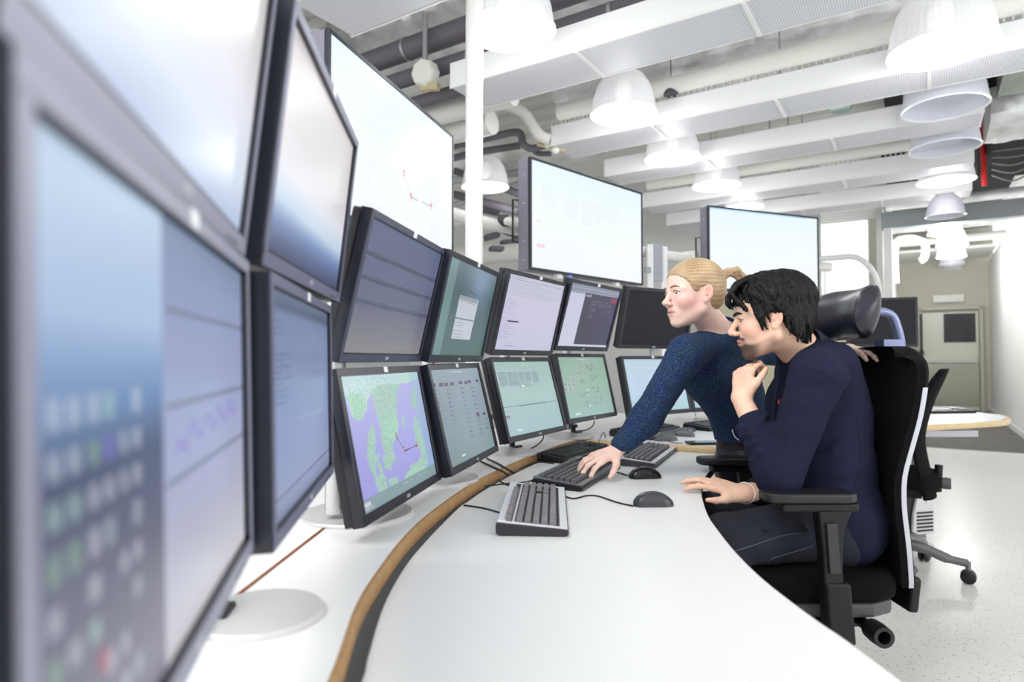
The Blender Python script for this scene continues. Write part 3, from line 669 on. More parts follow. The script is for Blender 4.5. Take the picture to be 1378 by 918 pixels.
def cv_doc():
    c = Canvas(230, 145, (1, 1, 1)); c.grad([(0, (.82, .82, .90)), (.5, (.84, .83, .93)), (1, (.82, .82, .92))]); rnd = random.Random(11)
    c.text(.01, .02, .3, (.45, .45, .55), rnd, .01); c.rect(0, .05, 1, .055, (.6, .6, .7))
    for k in range(8): c.text(.02, .08+k*.025, rnd.uniform(.5, .95), (.56, .55, .66), rnd, .007, .6)
    c.rect(.02, .19, .98, .196, (.5, .5, .6))
    for k in range(22): c.text(.02, .32+k*.026, rnd.uniform(.12, .26), (.58, .56, .68), rnd, .006, .7)
    c.rect(.12, .60, .30, .62, (.22, .20, .28)); c.rect(.03, .88, .8, .885, (.6, .6, .7)); c.text(.15, .94, .3, (.5, .5, .6), rnd, .01); return c
def cv_web():
    c = Canvas(230, 145, (1, 1, 1)); c.grad([(0, (.82, .82, .93)), (1, (.86, .86, .94))]); rnd = random.Random(12)
    f = homog([(255, 88), (785, 190), (630, 825), (75, 805)])
    c.rect(0, 0, 1, .12, (.56, .59, .66)); c.rect(0, .04, 1, .065, (.66, .68, .76)); c.rect(.0, .11, .3, .145, (.62, .65, .72)); c.rect(.3, .10, 1, .12, (.62, .64, .74))
    u0 = .30; m = (c.U >= u0) & (c.V > .12) & (c.V < .965); c.a[m] = (np.array((.25, .245, .30))[None]*(1-c.U[m][:, None]*.6)+np.array((.30, .28, .45))[None]*c.U[m][:, None]*.6)
    def cell(u, v, w, n=1, al=.85):
        for k in range(n): c.text(u, v+k*.022, u+w, (.52, .52, .66), rnd, .012, al)
    cell(.45, .23, .24); cell(.74, .23, .06)
    for (x, y, w, n) in [(.45, .27, .13, 3), (.62, .27, .14, 3), (.78, .27, .13, 2), (.45, .36, .12, 3), (.79, .36, .12, 2), (.45, .46, .1, 3), (.93, .45, .06, 4)]: cell(x, y, w, n, .7)
    # page title in pixel letters
    F_ = {'K': ['1001', '1010', '1100', '1010', '1001'], 'l': ['1', '1', '1', '1', '1'], 'a': ['0000', '0110', '1010', '1010', '0111'], '2': ['111', '001', '111', '100', '111'], '3': ['111', '001', '011', '001', '111'], 'A': ['0110', '1001', '1111', '1001', '1001'], 'B': ['1110', '1001', '1110', '1001', '1110']}
    def word(s_, u, v, h, col):
        pw = h/5/1.6
        for ch in s_:
            g = F_[ch]
            for r, row in enumerate(g):
                for q, b in enumerate(row):
                    if b == '1': c.rect(u+q*pw, v+r*h/5, u+(q+1)*pw, v+(r+1)*h/5, col)
            u += (len(g[0])+.8)*pw
    word('Kla23', .325, .135, .045, (.78, .78, .92)); word('ABB', .865, .145, .07, (.80, .20, .22))
    return c
def cv_green1():
    c = Canvas(230, 145, (1, 1, 1)); c.grad([(0, (.66, .78, .76)), (.5, (.70, .82, .81)), (1, (.68, .80, .82))]); rnd = random.Random(13)
    f = homog([(95, 110), (590, 105), (730, 690), (255, 800)])
    for k, x in enumerate((135, 218, 318, 368, 438)):
        w = (80, 96, 46, 62, 52)[k]
        a = f(x, 195); b = f(x+w, 190); d = f(x+w+24, 320 if k < 2 else 288)
        u0, v0, u1, v1 = a[0]+.0, a[1], b[0], d[1]
        c.rect(u0, v0, u1, v1, (.58, .68, .70), .7); c.rect(u0, v0, u1, v0+.005, (.80, .88, .88)); c.rect(u0, v0, u0+.004, v1, (.82, .9, .9))
        for r in range(8): c.text(u0+.01, v0+.02+r*.026, u1-.01, (.42, .52, .56), rnd, .008, .6)
    u, v = f(335, 310); c.rect(u, v, u+.19, v+.05, (.60, .72, .72)); c.rect(u+.04, v+.02, u+.09, v+.045, (.93, .97, .97))
    a = f(200, 530); b = f(665, 465); c.line(*a, *b, (.35, .50, .54), .004)
    a = f(200, 570); b = f(285, 560); c.line(*a, *b, (.5, .62, .62), .003)
    u, v = f(240, 620)
    for k in range(3): c.rect(u-.03, v-.02+k*.016, u+.04, v-.013+k*.016, (.55, .30, .55))
    c.text(.46, .035, .62, (.85, .93, .6), rnd, .014); u, v = f(352, 732); c.rect(u-.05, v-.012, u+.05, v+.012, (.88, .95, .95))
    c.text(.02, .04, .12, (.5, .6, .6), rnd, .01); return c
def cv_green2():
    c = Canvas(230, 145, (1, 1, 1)); c.grad([(0, (.60, .73, .66)), (.5, (.64, .77, .70)), (1, (.64, .78, .76))]); rnd = random.Random(14)
    f = homog([(660, 62), (1065, 65), (1170, 575), (775, 640)])
    for x, y in [(800, 270), (735, 320), (770, 318), (812, 312), (740, 362), (780, 358), (818, 354), (828, 398)]:
        u, v = f(x, y); c.rect(u-.045, v-.02, u+.045, v+.02, (.76, .80, .82), .8)
        for k in range(3): c.rect(u-.028, v-.014+k*.011, u+.03, v-.010+k*.011, (.50, .22, .42))
    for (x, y, n, sx, sy) in [(905, 160, 12, 70, 30), (960, 140, 10, 60, 20), (880, 205, 6, 60, 12), (970, 180, 6, 40, 10), (975, 235, 8, 40, 14), (900, 285, 9, 50, 25), (985, 265, 8, 40, 14), (910, 400, 9, 50, 22), (1000, 350, 8, 45, 14), (1010, 385, 8, 40, 14), (945, 480, 9, 40, 30), (1030, 440, 8, 50, 16), (1020, 490, 8, 45, 14), (960, 515, 5, 40, 10)]:
        for k in range(n):
            u, v = f(x+rnd.uniform(-sx, sx)*.7, y+rnd.uniform(-sy, sy)); c.rect(u, v, u+.012, v+.009, (.25, .32, .32)); c.line(u, v, u-.03, v+rnd.uniform(-.02, .02), (.45, .55, .52), .0022, .5)
    for x, y in [(930, 370), (935, 418), (955, 512)]: u, v = f(x, y); c.rect(u-.015, v-.015, u+.02, v+.015, (.88, .96, .94))
    c.text(.40, .03, .56, (.92, .96, .92), rnd, .016); u, v = f(852, 590); c.rect(u-.05, v-.012, u+.05, v+.012, (.92, .97, .95)); return c
def cv_pale():
    c = Canvas(140, 90, (1, 1, 1)); c.grad([(0, (.74, .86, .90)), (.08, (.80, .89, .96)), (.6, (.80, .89, .98)), (1, (.72, .86, .88))]); rnd = random.Random(15)
    for k in range(20): c.text(.12, .1+k*.036, rnd.uniform(.3, .6), (.70, .74, .84), rnd, .01, .5)
    return c
def cv_off():
    c = Canvas(8, 8, (.15, .15, .155)); return c
MATTEOFF = attr_mat('display_dark', rough=.5, emit=.12, spec=.15)
monitor((-.050, -.060, 1.077), 112, -1.4, cv_off(), 'black monitor edge at the extreme lower left of the frame, closest of all', MATTEOFF, sticker=False)
monitor((-.045, -.054, 1.402), 112, 5.0, cv_off(), 'black monitor edge at the extreme upper left corner', MATTEOFF, sticker=False)
TRL = mat('trim_silver_lavender', (.60, .60, .67), .4, metal=.2); TRD = mat('trim_slate', (.42, .43, .52), .4, metal=.2); TRS = mat('trim_slate_sheen', (.26, .28, .36), .4)
# near pair, uppers tilt forward, lowers lean back
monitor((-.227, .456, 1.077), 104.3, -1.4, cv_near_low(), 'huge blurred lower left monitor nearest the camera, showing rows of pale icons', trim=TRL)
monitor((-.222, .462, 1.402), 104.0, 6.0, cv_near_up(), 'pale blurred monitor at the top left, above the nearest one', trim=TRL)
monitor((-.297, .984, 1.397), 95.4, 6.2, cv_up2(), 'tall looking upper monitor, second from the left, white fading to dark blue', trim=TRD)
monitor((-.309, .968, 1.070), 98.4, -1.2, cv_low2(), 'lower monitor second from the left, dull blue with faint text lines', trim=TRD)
monitor((-.268, 1.519, 1.276), 79.1, 13.4, cv_slate(), 'slate grey upper monitor with dark bands, directly above the map', trim=TRS)  # slate trim paints overhead light reflected on the dark bezel
monitor((-.136, 1.996, 1.274), 75.4, 12.3, cv_dialog(), 'upper monitor with a pale dialog box on dark teal')
monitor((-.274, 1.513, .952), 79.1, -11.4, cv_map(), 'lower monitor showing a green and lilac sea map with pins')
monitor((-.142, 2.019, .957), 76.4, -13.4, cv_list(), 'lower monitor right of the map, grey with purple columns of marks')
monitor((.083, 2.505, 1.296), 60.6, 13.9, cv_doc(), 'upper monitor with a pale lilac text page')
monitor((.368, 2.931, 1.317), 54.9, 15.9, cv_web(), 'upper monitor with a dark purple page and small red logo')
monitor((.079, 2.523, .978), 60.8, -14.9, cv_green1(), 'lower monitor, pale green with a grey table near its top')
monitor((.366, 3.028, .995), 56.2, -12.7, cv_green2(), 'lower monitor, green with scattered network symbols')
monitor((.775, 3.33, 1.335), 33, 14, cv_off(), 'switched off black upper monitor beside the woman\'s face', MATTEOFF, sticker=False)
monitor((.79, 3.42, .985), 38, -13, cv_pale(), 'pale blue lower monitor seen above the woman\'s arm')
monitor((1.24, 3.70, .985), 24, -13, cv_pale(), 'pale lower monitor partly hidden behind the woman\'s torso')
# distant monitors behind the man's headrest
monitor(tuple(P(1186, 434, 4.6)), -20, 0, cv_off(), 'black monitor standing behind the headrest of the man\'s chair', MATTEOFF, sticker=False, W_=.46, H_=.36)
monitor(tuple(P(1092, 421, 4.7)), 10, 0, cv_pale(), 'far small lit monitor peeking out between the man\'s hair and the headrest', None, sticker=False, W_=.18, H_=.22)
# stands
def stand(x, y, ztop, zd, zs, yaw, label, discr=.16, cen=None):
    ya = math.radians(yaw); dd = (0, 0)
    if cen: ex, ey = cen[0]-x, cen[1]-y; dd = (ex*math.cos(ya)+ey*math.sin(ya), -ex*math.sin(ya)+ey*math.cos(ya))
    o = empty('monitor_stand', (x, y, zd), (0, 0, math.radians(yaw)), label, 'monitor stand', 'monitor stands')
    WPL = mat('pale_grey_metal', (.80, .80, .80), .3, metal=.25)
    m = MB(); m.lathe([(0, 0), (discr, 0), (discr, .006), (discr-.003, .009), (0, .009)], (dd[0], dd[1], 0), 64); m.build('base_plate', WPL, o, smooth=True)
    m = MB(); m.tube([(0, 0, .02), (0, 0, ztop-zd)], .021, 24); m.build('pole', WPL, o, smooth=True)
    m = MB(); m.lathe([(0, .01), (.012, .01), (.012, .03), (.022, .032), (.022, .046), (.012, .05), (0, .05)], (0, -.035, 0), 16)
    m.build('clamp_knob', BLACK, o, smooth=True)
    m = MB(); m.box((.0, -.06, .008), (.05, .022, .016)); m.build('clamp_foot', BLACK, o, bevel=.003)
    for z in zs:
        m = MB(); m.box((0, -.03, z-zd), (.05, .075, .045)); m.build('arm_bracket', BLACK, o, bevel=.004)
    m = MB(); m.tube([(.013, .02, z-zd-.1) for z in (ztop,)] + [(.02, .03, .3), (.02, .03, .02)], .006, 8); m.build('cable_clip', mat('clip_grey', (.5, .5, .5), .5), o)
    return o
stand(-.47, .90, 1.5, ZT, (1.07, 1.40), 97, 'stand behind the second pair of monitors, its grey disc resting near the brown seam', .088, (-.36, .915))
stand(-.40, 1.44, 1.42, ZT, (.95, 1.28), 79, 'white pole with black clamp behind the map monitor', .13, (-.365, 1.50))
stand(-.27, 2.04, 1.42, ZT, (.957, 1.274), 76, 'pole stand behind the dialog box and purple column monitors', .12, (-.22, 1.93))
stand(-.03, 2.60, 1.42, ZT, (.978, 1.296), 61, 'pole stand behind the lilac page monitor', .12, (-.02, 2.47))
stand(.27, 3.11, 1.42, ZT, (.995, 1.317), 55, 'pole stand behind the red logo monitor', .12, (.265, 2.98))
stand(.78, 3.55, 1.42, ZU, (.985, 1.335), 38, 'pole stand behind the black monitor and the pale one', .12, (.79, 3.45))
stand(1.20, 3.83, 1.2, ZU, (.985,), 24, 'pole stand seen under the arm of the woman', .12, (1.19, 3.74))
stand(P(1186, 434, 4.75).x, 4.75, 1.25, .0, (1.2,), 0, 'floor stand behind the headrest carrying the black monitor', .2, None)

# ------------------------------------------------------------------ wall screens on a pipe rail
TVS = mat('tv_side', (.50, .49, .54), .45)
TVF = mat('tv_frame', (.13, .14, .20), .35)
def cv_tv(kind):
    c = Canvas(200, 120, (1, 1, 1)); rnd = random.Random(20+kind)
    c.grad([(0, (.93, .985, 1)), (.5, (.97, 1, 1)), (1, (.97, .985, 1))]); 
    if kind == 1:
        g = np.random.RandomState(3); land = (np.abs(c.U-.28-.1*np.sin(c.V*7)) < .12) | (np.abs(c.U-.8) < .06)
        k = (g.rand(*c.U.shape) < .10) & land; c.a[k] *= .95
        pts = [(.56, .72), (.66, .86), (.86, .82)]
        f = homog([(441, 40), (608, 176), (608, 348), (441, 284)])
        pts = [f(541, 232), f(551, 265), f(579, 277)]
        c.line(*pts[0], *pts[1], (.85, .80, .82), .003); c.line(*pts[1], *pts[2], (.72, .74, .76), .003)
        for q in pts:
            m = np.hypot((c.U-q[0])*1.75, c.V-q[1]+.012) < .016; c.a[m] = (.90, .45, .50)
            m = np.hypot((c.U-q[0])*1.75, c.V-q[1]+.012) < .008; c.a[m] = (.98, .93, .93); c.line(q[0], q[1]+.005, q[0], q[1]+.024, (.90, .45, .5), .004)
    if kind == 2:
        for u, v, w, h in [(.08, .20, .09, .22), (.28, .26, .10, .22), (.42, .26, .09, .24), (.53, .24, .05, .22), (.60, .22, .08, .18), (.70, .24, .06, .18)]:
            for k in range(int(h/.03)): c.text(u, v+k*.03, u+w, (.90, .94, .95), rnd, .018, .6)
        c.rect(.04, .77, .10, .80, (.96, .86, .88)); c.rect(.04, .55, .07, .57, (.93, .9, .93)); c.rect(.6, .68, 1, .683, (.9, .93, .94))
    if kind == 3:
        for k in range(14): c.rect(.05, .1+k*.06, 1, .104+k*.06, (.94, .97, .98), .6)
        c.rect(0, 0, .9, .02, (.72, .90, .98))
    return c
TVD = attr_mat('wall_display_glow', rough=.35, emit=.70, spec=.2)
def tv(pos, yaw, kind, label):
    o = empty('wall_screen', pos, (0, 0, math.radians(yaw)), label, 'screen', 'large hanging screens')
    w, h, bz, dp = 1.24, .71, .016, .09
    m = MB(); m.box((0, .005, h/2-bz/2), (w, .02, bz)); m.box((0, .005, -h/2+bz/2), (w, .02, bz))
    for sx in (-1, 1): m.box((sx*(w/2-bz/2), .005, 0), (bz, .02, h-2*bz))
    m.build('frame', TVF, o, bevel=.002)
    m = MB(); m.box((0, .015+dp/2, 0), (w-.004, dp, h-.004)); m.build('housing', TVS, o, bevel=.003)
    screen_mesh('display', w-2*bz, h-2*bz, cv_tv(kind), .0, o, 0, 0, TVD)
    for sx in (-1, 1):
        m = MB(); m.tube([(sx*(w/2-.02), dp+.02, .10), (sx*(w/2+.03), dp+.03, .10), (sx*(w/2+.03), dp+.03, -.17), (sx*(w/2-.02), dp+.02, -.17)], .007, 8); m.build('side_handle', BLACK, o, smooth=True)
    m = MB()
    for z in (.25, .07, -.17, -.29): m.box((-w/2+.0005, .055, z), (.003, .018, .005))
    m.build('side_clip', SILV, o)
    m = MB()
    for sx in (-.32, .32): m.box((sx, .03, -h/2-.012), (.05, .04, .03))
    m.build('foot_tab', WHITE, o, bevel=.003)
    m = MB(); m.box((0, dp+.05, -.05), (.4, .07, .3)); m.build('mount_plate', mat('pale_grey_metal', (.8, .8, .8), .3), o, bevel=.004)
    return o
tv((-.521, 2.982, 2.045), 72.7, 1, 'largest looking wall screen, leftmost, with a faint map and red pins')
tv((.551, 4.345, 2.034), 44.8, 2, 'middle wall screen, almost white, above the lilac page monitor')
tv((2.212, 5.484, 2.055), 22.1, 3, 'right hand wall screen directly behind the two people')
# rail ring
rl = empty('screen_rail', (0, 0, 0), (0, 0, 0), 'curved white pipe rail carrying the hanging wall screens', 'rail')
rp = spline([(-.75, 2.2, 2.0), (-.68, 3.1, 2.0), (-.25, 3.95, 2.0), (.42, 4.52, 1.99), (1.25, 5.25, 1.99), (2.15, 5.72, 1.99), (3.0, 5.95, 1.99)], 6)
m = MB(); m.tube(rp, .042, 16); m.build('rail_pipe', PIPEW, rl, smooth=True)
for i in (20, 22, 26):
    p = rp[i]; m = MB(); m.box((p.x, p.y, p.z), (.06, .12, .12), (0, 0, .8)); m.build('clamp', WHITE, rl, bevel=.005)
for (px_, Y_) in ((874, 5.05), (893, 5.15), (1015, 5.8)):
    q = P(px_, 335, Y_); m = MB(); m.box((q.x, q.y, 1.02), (.05, .05, 2.04)); m.build('upright', WHITE, rl, bevel=.004)
q = P(886, 362, 5.1); m = MB(); m.box((q.x-.03, q.y-.03, q.z+.05), (.13, .03, .30), (0, 0, .5)); m.box((q.x-.05, q.y-.05, q.z-.02), (.18, .02, .05), (0, 0, .5)); m.build('cable_box', mat('box_grey', (.62, .63, .66), .4), rl, bevel=.003)
q = P(674, 297, 4.1); m = MB(); m.lathe([(0, -.02), (.038, -.02), (.04, 0), (.04, .05), (0, .05)], tuple(q), 20, axis='x'); m.build('end_cap', mat('dark_rubber', (.25, .25, .28), .6), rl, smooth=True)
m = MB(); m.tube([q, P(700, 299, 4.05)], .030, 14); m.build('rail_end', PIPEW, rl, smooth=True)

# ------------------------------------------------------------------ keyboards
KEYM = mat('key_grey_black', (.23, .225, .23), .45); KEYB = mat('key_black', (.10, .10, .11), .4)
def key_mesh(w, d, h=.0098):
    m = MB(); m.box((0, 0, h/2), (w, d, h)); o_ = None
    me = bpy.data.meshes.new('key'); vs = [Vector(v) for v in m.v]
    for v in vs[4:]: v.x *= (w-.0045)/w; v.y *= (d-.0045)/d; v.y += .0005
    me.from_pydata(vs, [], m.f); return me
_km = {}
def key_layout():
    U = .0189; out = []; x0 = -.2125+U/2; rows = [(.0, 0)]
    ys = [-.046, -.027, -.008, .011, .030, .056]
    def row(y, ws, x=0.):
        for w in ws:
            if w > 0: out.append((-.2125+(x+w/2)*U, y, w*U-.0014, .0170))
            x += abs(w)
    row(ys[5], [1, -.9, 1, 1, 1, 1, -.45, 1, 1, 1, 1, -.45, 1, 1, 1, 1, -.3, 1, 1, 1])
    row(ys[4], [1]*13+[2]+[-.3]+[1]*3+[-.3]+[1]*4)
    row(ys[3], [1.5]+[1]*12+[1.5]+[-.3]+[1]*3+[-.3]+[1]*4)
    row(ys[2], [1.75]+[1]*11+[2.25]+[-3.6]+[1]*4)
    row(ys[1], [2.25]+[1]*10+[2.75]+[-1.3, 1, -1.3]+[1]*4)
    row(ys[0], [1.25, 1.25, 1.25, 6.25, 1.25, 1.25, 1.25, 1.25][:8]+[-.3]+[1]*3+[-.3]+[2, 1, 1])
    return out
LAY = key_layout()
def keyboard(name, loc, yaw, label, body, top, keymat, individual=True, silver=False, rest=False, scale=1.):
    o = empty(name, loc, (0, 0, math.radians(yaw)), label, 'keyboard', 'computer keyboards')
    o.scale = (scale, scale, scale)
    tl = math.radians(5)
    Wd, D = .455, .165
    # body: side profile extruded along x
    prof = [(-D/2, .004), (-D/2, .012), (-D/2+.006, .017), (D/2-.008, .0285), (D/2, .025), (D/2, .006), (D/2-.01, .0), (-D/2+.01, .0)]
    m = MB(); n = len(prof); vs = [(-Wd/2, y, z) for y, z in prof] + [(Wd/2, y, z) for y, z in prof]
    m.add(vs, [tuple(range(n-1, -1, -1)), tuple(range(n, 2*n))] + [(i, (i+1) % n, n+(i+1) % n, n+i) for i in range(n)])
    m.build('body', body, o, bevel=.003)
    R = Euler((tl, 0, 0)).to_matrix()
    def onto(x, y, z=0): return Vector((x, y, .0225+y*math.tan(tl)+z))
    m = MB()
    m.box(onto(0, D/2-.013, .003), (Wd-.006, .020, .004), R); m.box(onto(0, -D/2+.012, .0022), (Wd-.006, .018, .004), R)
    m.box(onto(-Wd/2+.006, 0, .0022), (.008, D-.006, .004), R); m.box(onto(Wd/2-.006, 0, .0022), (.008, D-.006, .004), R)
    m.box(onto(0, .0435, .0022), (Wd-.01, .006, .004), R)
    m.build('top_frame', top, o, bevel=.0015)
    m = MB(); m.box(onto(0, -.002, .0012), (Wd-.016, D-.05, .0012), R); m.build('key_bed', mat('key_bed_black', (.03, .03, .035), .6), o)
    if individual:
        first = {}
        for x, y, w, d in LAY:
            kk = round(w, 4)
            if kk not in _km: _km[kk] = key_mesh(w, d)
            me = _km[kk]
            if (kk, keymat.name) not in first:
                me2 = me.copy(); me2.materials.append(keymat); first[(kk, keymat.name)] = me2
            k = bpy.data.objects.new('key', first[(kk, keymat.name)]); COL.objects.link(k); k.parent = o
            k.location = onto(x, y, .002); k.rotation_euler = (tl, 0, 0)
    else:
        m = MB()
        for x, y, w, d in LAY: m.box(onto(x, y, .005), (w, d, .007), R, taper=None)
        tag(m.build('keys', keymat, o, bevel=.0008), kind='stuff')
    m = MB()
    for sx in (-.18, .18): m.box((sx, D/2-.02, .003), (.03, .012, .007))
    m.build('foot', BLACK, o)
    if rest:
        m = MB(); pr = [(-.24, -.09), (-.25, -.14), (-.2, -.175), (0, -.18), (.2, -.175), (.25, -.14), (.24, -.09)]
        m.prism(pr, .001, .016); m.build('palm_rest', mat('blue_grey_rubber', (.27, .28, .36), .6), o, bevel=.006)
    return o
SLV = mat('silver_plastic', (.86, .86, .88), .35, metal=.15)
def kb_at(name, near, far, z, off, yawfix=None, **kw):
    a = Pz(near[0], near[1], z+.012); b = Pz(far[0], far[1], z+.02)
    yaw = math.degrees(math.atan2(b.y-a.y, b.x-a.x)) if yawfix is None else yawfix
    d = Vector((math.cos(math.radians(yaw)), math.sin(math.radians(yaw)), 0)); c = a + d*.2275
    nrm = Vector((-d.y, d.x, 0)); c += nrm*off; c.z = z
    return keyboard(name, tuple(c), yaw, **kw)
kb_at('keyboard', (716, 715), (722, 663), ZD, 0, label='nearest keyboard, black keys in a silver frame', body=mat('kb_near_body', (.18, .17, .20), .4), top=SLV, keymat=mat('key_warm_grey', (.50, .48, .49), .5))
kb_at('keyboard', (784, 657), (826, 625), ZD, .0825, yawfix=66, label='black keyboard under the fingers of the woman', body=mat('kb_black_body', (.07, .07, .08), .4), top=mat('kb_steel_top', (.42, .42, .44), .35), keymat=mat('key_used_grey', (.36, .35, .36), .45))
kb_at('keyboard', (882, 626), (908, 607), ZD, .0825, yawfix=66, label='grey keyboard with a silver front edge, right of the hand', body=mat('kb_dark_body', (.24, .23, .26), .4), top=SLV, keymat=mat('key_mid_grey', (.42, .41, .43), .5))
kb_at('keyboard', (767, 622), (825, 603), ZD, .0825, yawfix=58, label='black keyboard lying behind the one the woman is using', body=mat('kb_black_body', (.07, .07, .08), .4), top=mat('kb_black_top', (.16, .16, .18), .35), keymat=KEYB, scale=.93)
kb_at('keyboard', (872, 588), (905, 570), ZU, .12, yawfix=52, label='wide black keyboard with a blue grey palm rest on the far desk', body=mat('kb_black_body', (.07, .07, .08), .4), top=mat('kb_black_top', (.16, .16, .18), .35), keymat=KEYB, individual=False, rest=True)
kb_at('keyboard', (956, 578), (1000, 570), ZU, .0825, yawfix=40, label='keyboard on the far desk, half hidden behind the woman\'s waist', body=mat('kb_black_body', (.07, .07, .08), .4), top=mat('kb_grey_top', (.28, .28, .30), .35), keymat=KEYM, individual=False)
q = Pz(1262, 555, ZD); keyboard('keyboard', (q.x, q.y-.02, ZD), 8, 'dark keyboard on the distant side desk by the right wall', mat('kb_black_body', (.07, .07, .08), .4), mat('kb_black_top', (.16, .16, .18), .35), KEYB, individual=False)

# ------------------------------------------------------------------ mice
def mouse(px, py, z, yaw, label, col, L=.114, wd=.060, h=.036):
    c = Pz(px, py, z); o = empty('computer_mouse', (c.x, c.y, z), (0, 0, math.radians(yaw)), label, 'mouse', 'computer mice')
    m = MB(); n = 20; k = 16; vs = []; fs = []
    for i in range(n+1):
        t = i/n; x = -L/2+L*t; w = wd/2*(1-abs(2*t-1)**3.2)**.42*(.92+.10*math.sin(t*PI*2+2.5)); hh = h*(math.sin(PI*min(1, .12+t*.80))**.75)*(1-abs(2*t-1)**6)**.5+.001
        for j in range(k+1):
            a = PI*j/k; vs.append((x, w*math.copysign(abs(math.cos(a))**.75, math.cos(a)), hh*math.sin(a)**.8+.001))
    for i in range(n):
        for j in range(k): fs.append((i*(k+1)+j, (i+1)*(k+1)+j, (i+1)*(k+1)+j+1, i*(k+1)+j+1))
        fs.append((i*(k+1), i*(k+1)+k, (i+1)*(k+1)+k, (i+1)*(k+1)))
    m.add(vs, fs); m.build('shell', col, o, smooth=True)
    m = MB(); m.lathe([(0, -.004), (.009, -.004), (.010, 0), (.009, .004), (0, .004)], (-L*.27, 0, h*.72), 14, axis='y'); m.build('scroll_wheel', mat('wheel_grey', (.55, .55, .56), .4), o, smooth=True)
    m = MB(); m.tube([(-L*.49, 0, .012), (-L*.3, 0, h*.80), (-L*.1, 0, h*.99)], .0008, 6); m.build('button_seam', BLACK, o)
    return o
MG = mat('mouse_graphite', (.22, .22, .24), .35); MBK = mat('mouse_black', (.07, .07, .08), .25); MGR = mat('mouse_grey', (.36, .36, .38), .4)
mouse(879, 680, ZD, 8, 'dark grey mouse nearest the camera on the front desk', MG)
mouse(868, 643, ZD, 12, 'glossy black mouse beside the keyboard in use', MBK)
mouse(896, 593, ZU, 20, 'grey mouse on the far desk, the nearer of two', MGR)
mouse(919, 587, ZU, 150, 'grey mouse on the far desk behind the other, next to the sleeve', MGR)
# phone
ph = empty('mobile_phone', tuple(Pz(950, 599, ZU+.0)), (0, 0, math.radians(5)), 'slim dark phone lying on the far desk edge by the woman', 'phone')
m = MB(); m.box((0, .03, .006), (.14, .07, .009)); m.build('case', mat('phone_case', (.12, .13, .15), .3), ph, bevel=.003)
m = MB(); m.box((0, .03, .0108), (.132, .064, .0008)); m.build('glass', mat('phone_glass', (.35, .38, .42), .1), ph)
# cables
def cable(pts, label, r=.0022, z0=None, group='desk cables'):
    pp = [Pz(*p) if len(p) == 3 else P(p[0], p[1], p[3]) for p in pts]
    mb = MB(); mb.tube(spline(pp, 6), r, 8); return tag(mb.build('cable', mat('cable_black', (.07, .07, .08), .45), smooth=True), label, 'cable', group)
ZC = ZD+.0025
cable([(624, 680, ZC), (640, 682, ZC), (655, 685, ZC), (673, 690, ZC)], 'black cable leaving the back of the nearest keyboard')
cable([(758, 667, ZC), (772, 671, ZC), (790, 667, ZC), (806, 668, ZC), (830, 676, ZC), (852, 681, ZC)], 'black cable of the nearest mouse curving behind the keyboard')
cable([(820, 633, ZC), (832, 636, ZC), (845, 640, ZC)], 'short black cable into the glossy black mouse')
cable([(650, 655, ZC), (680, 651, ZC), (705, 649, ZC), (732, 643, ZC)], 'long cable running straight to the keyboard in use')
cable([(671, 646, ZC), (684, 653, ZC), (712, 655, ZC), (735, 661, ZC)], 'looping cable in front of the keyboard in use')
cable([(680, 640, ZC), (700, 630, ZC), (725, 622, ZC), (745, 624, ZC)], 'thin cable along the beech edge to the rear keyboard')
ZE = ZT+.003
cable([(645, 620, ZE), (660, 627, ZE), (675, 634, ZE), (684, 640, ZD+.03)], 'thick black cable crossing the beech edge below the purple column monitor', .0035)
cable([(655, 617, ZE), (668, 623, ZE), (680, 630, ZE), (692, 637, ZD+.03)], 'second thick cable crossing the beech edge, just right of the first', .0035)
cable([(674, 605, ZE), (700, 607, ZE), (718, 602, ZE), (730, 592, ZE+.02), (731, 584, ZE+.05)], 'black cable curving up to the green table monitor', .003)
cable([(706, 608, ZE), (722, 609, ZE), (727, 618, ZE)], 'thin black wire hooking over the beech edge by the rear keyboard', .0016)
cable([(775, 580, ZE), (788, 579, ZE), (797, 574, ZE+.02), (800, 567, ZE+.05)], 'cable under the network symbols monitor', .003)
cable([(815, 590, ZE), (812, 582, ZU+.03), (805, 596, ZU)], 'short cable end at the corner of the far desk', .002)
cable([(400, 690, ZE), (425, 684, ZE), (450, 682, ZE), (475, 687, ZE)], 'black cable behind the pole of the map monitor', .004)
cable([(395, 694, ZE), (420, 689, ZE), (445, 688, ZE), (480, 692, ZE)], 'lower of two cables behind the pole of the map monitor', .004)
cable([(918, 596, ZU+.003), (908, 596, ZU+.003), (895, 592, ZU+.003)], 'thin cable trailing from the grey mouse on the far desk', .0016)
cable([(935, 549, ZU+.10), (936, 560, ZU+.02), (938, 570, ZU+.003), (920, 569, ZU+.003)], 'thin black wire hanging from the pale lower monitor', .0018)
# tiny blue clip on the doc monitor's corner
q = P(767, 376, 2.93); m = MB(); m.box(tuple(q), (.02, .02, .035)); tag(m.build('blue_clip', mat('blue_plastic', (.35, .50, .85), .4), bevel=.002), 'tiny blue clip between the lilac page and red logo monitors', 'clip')

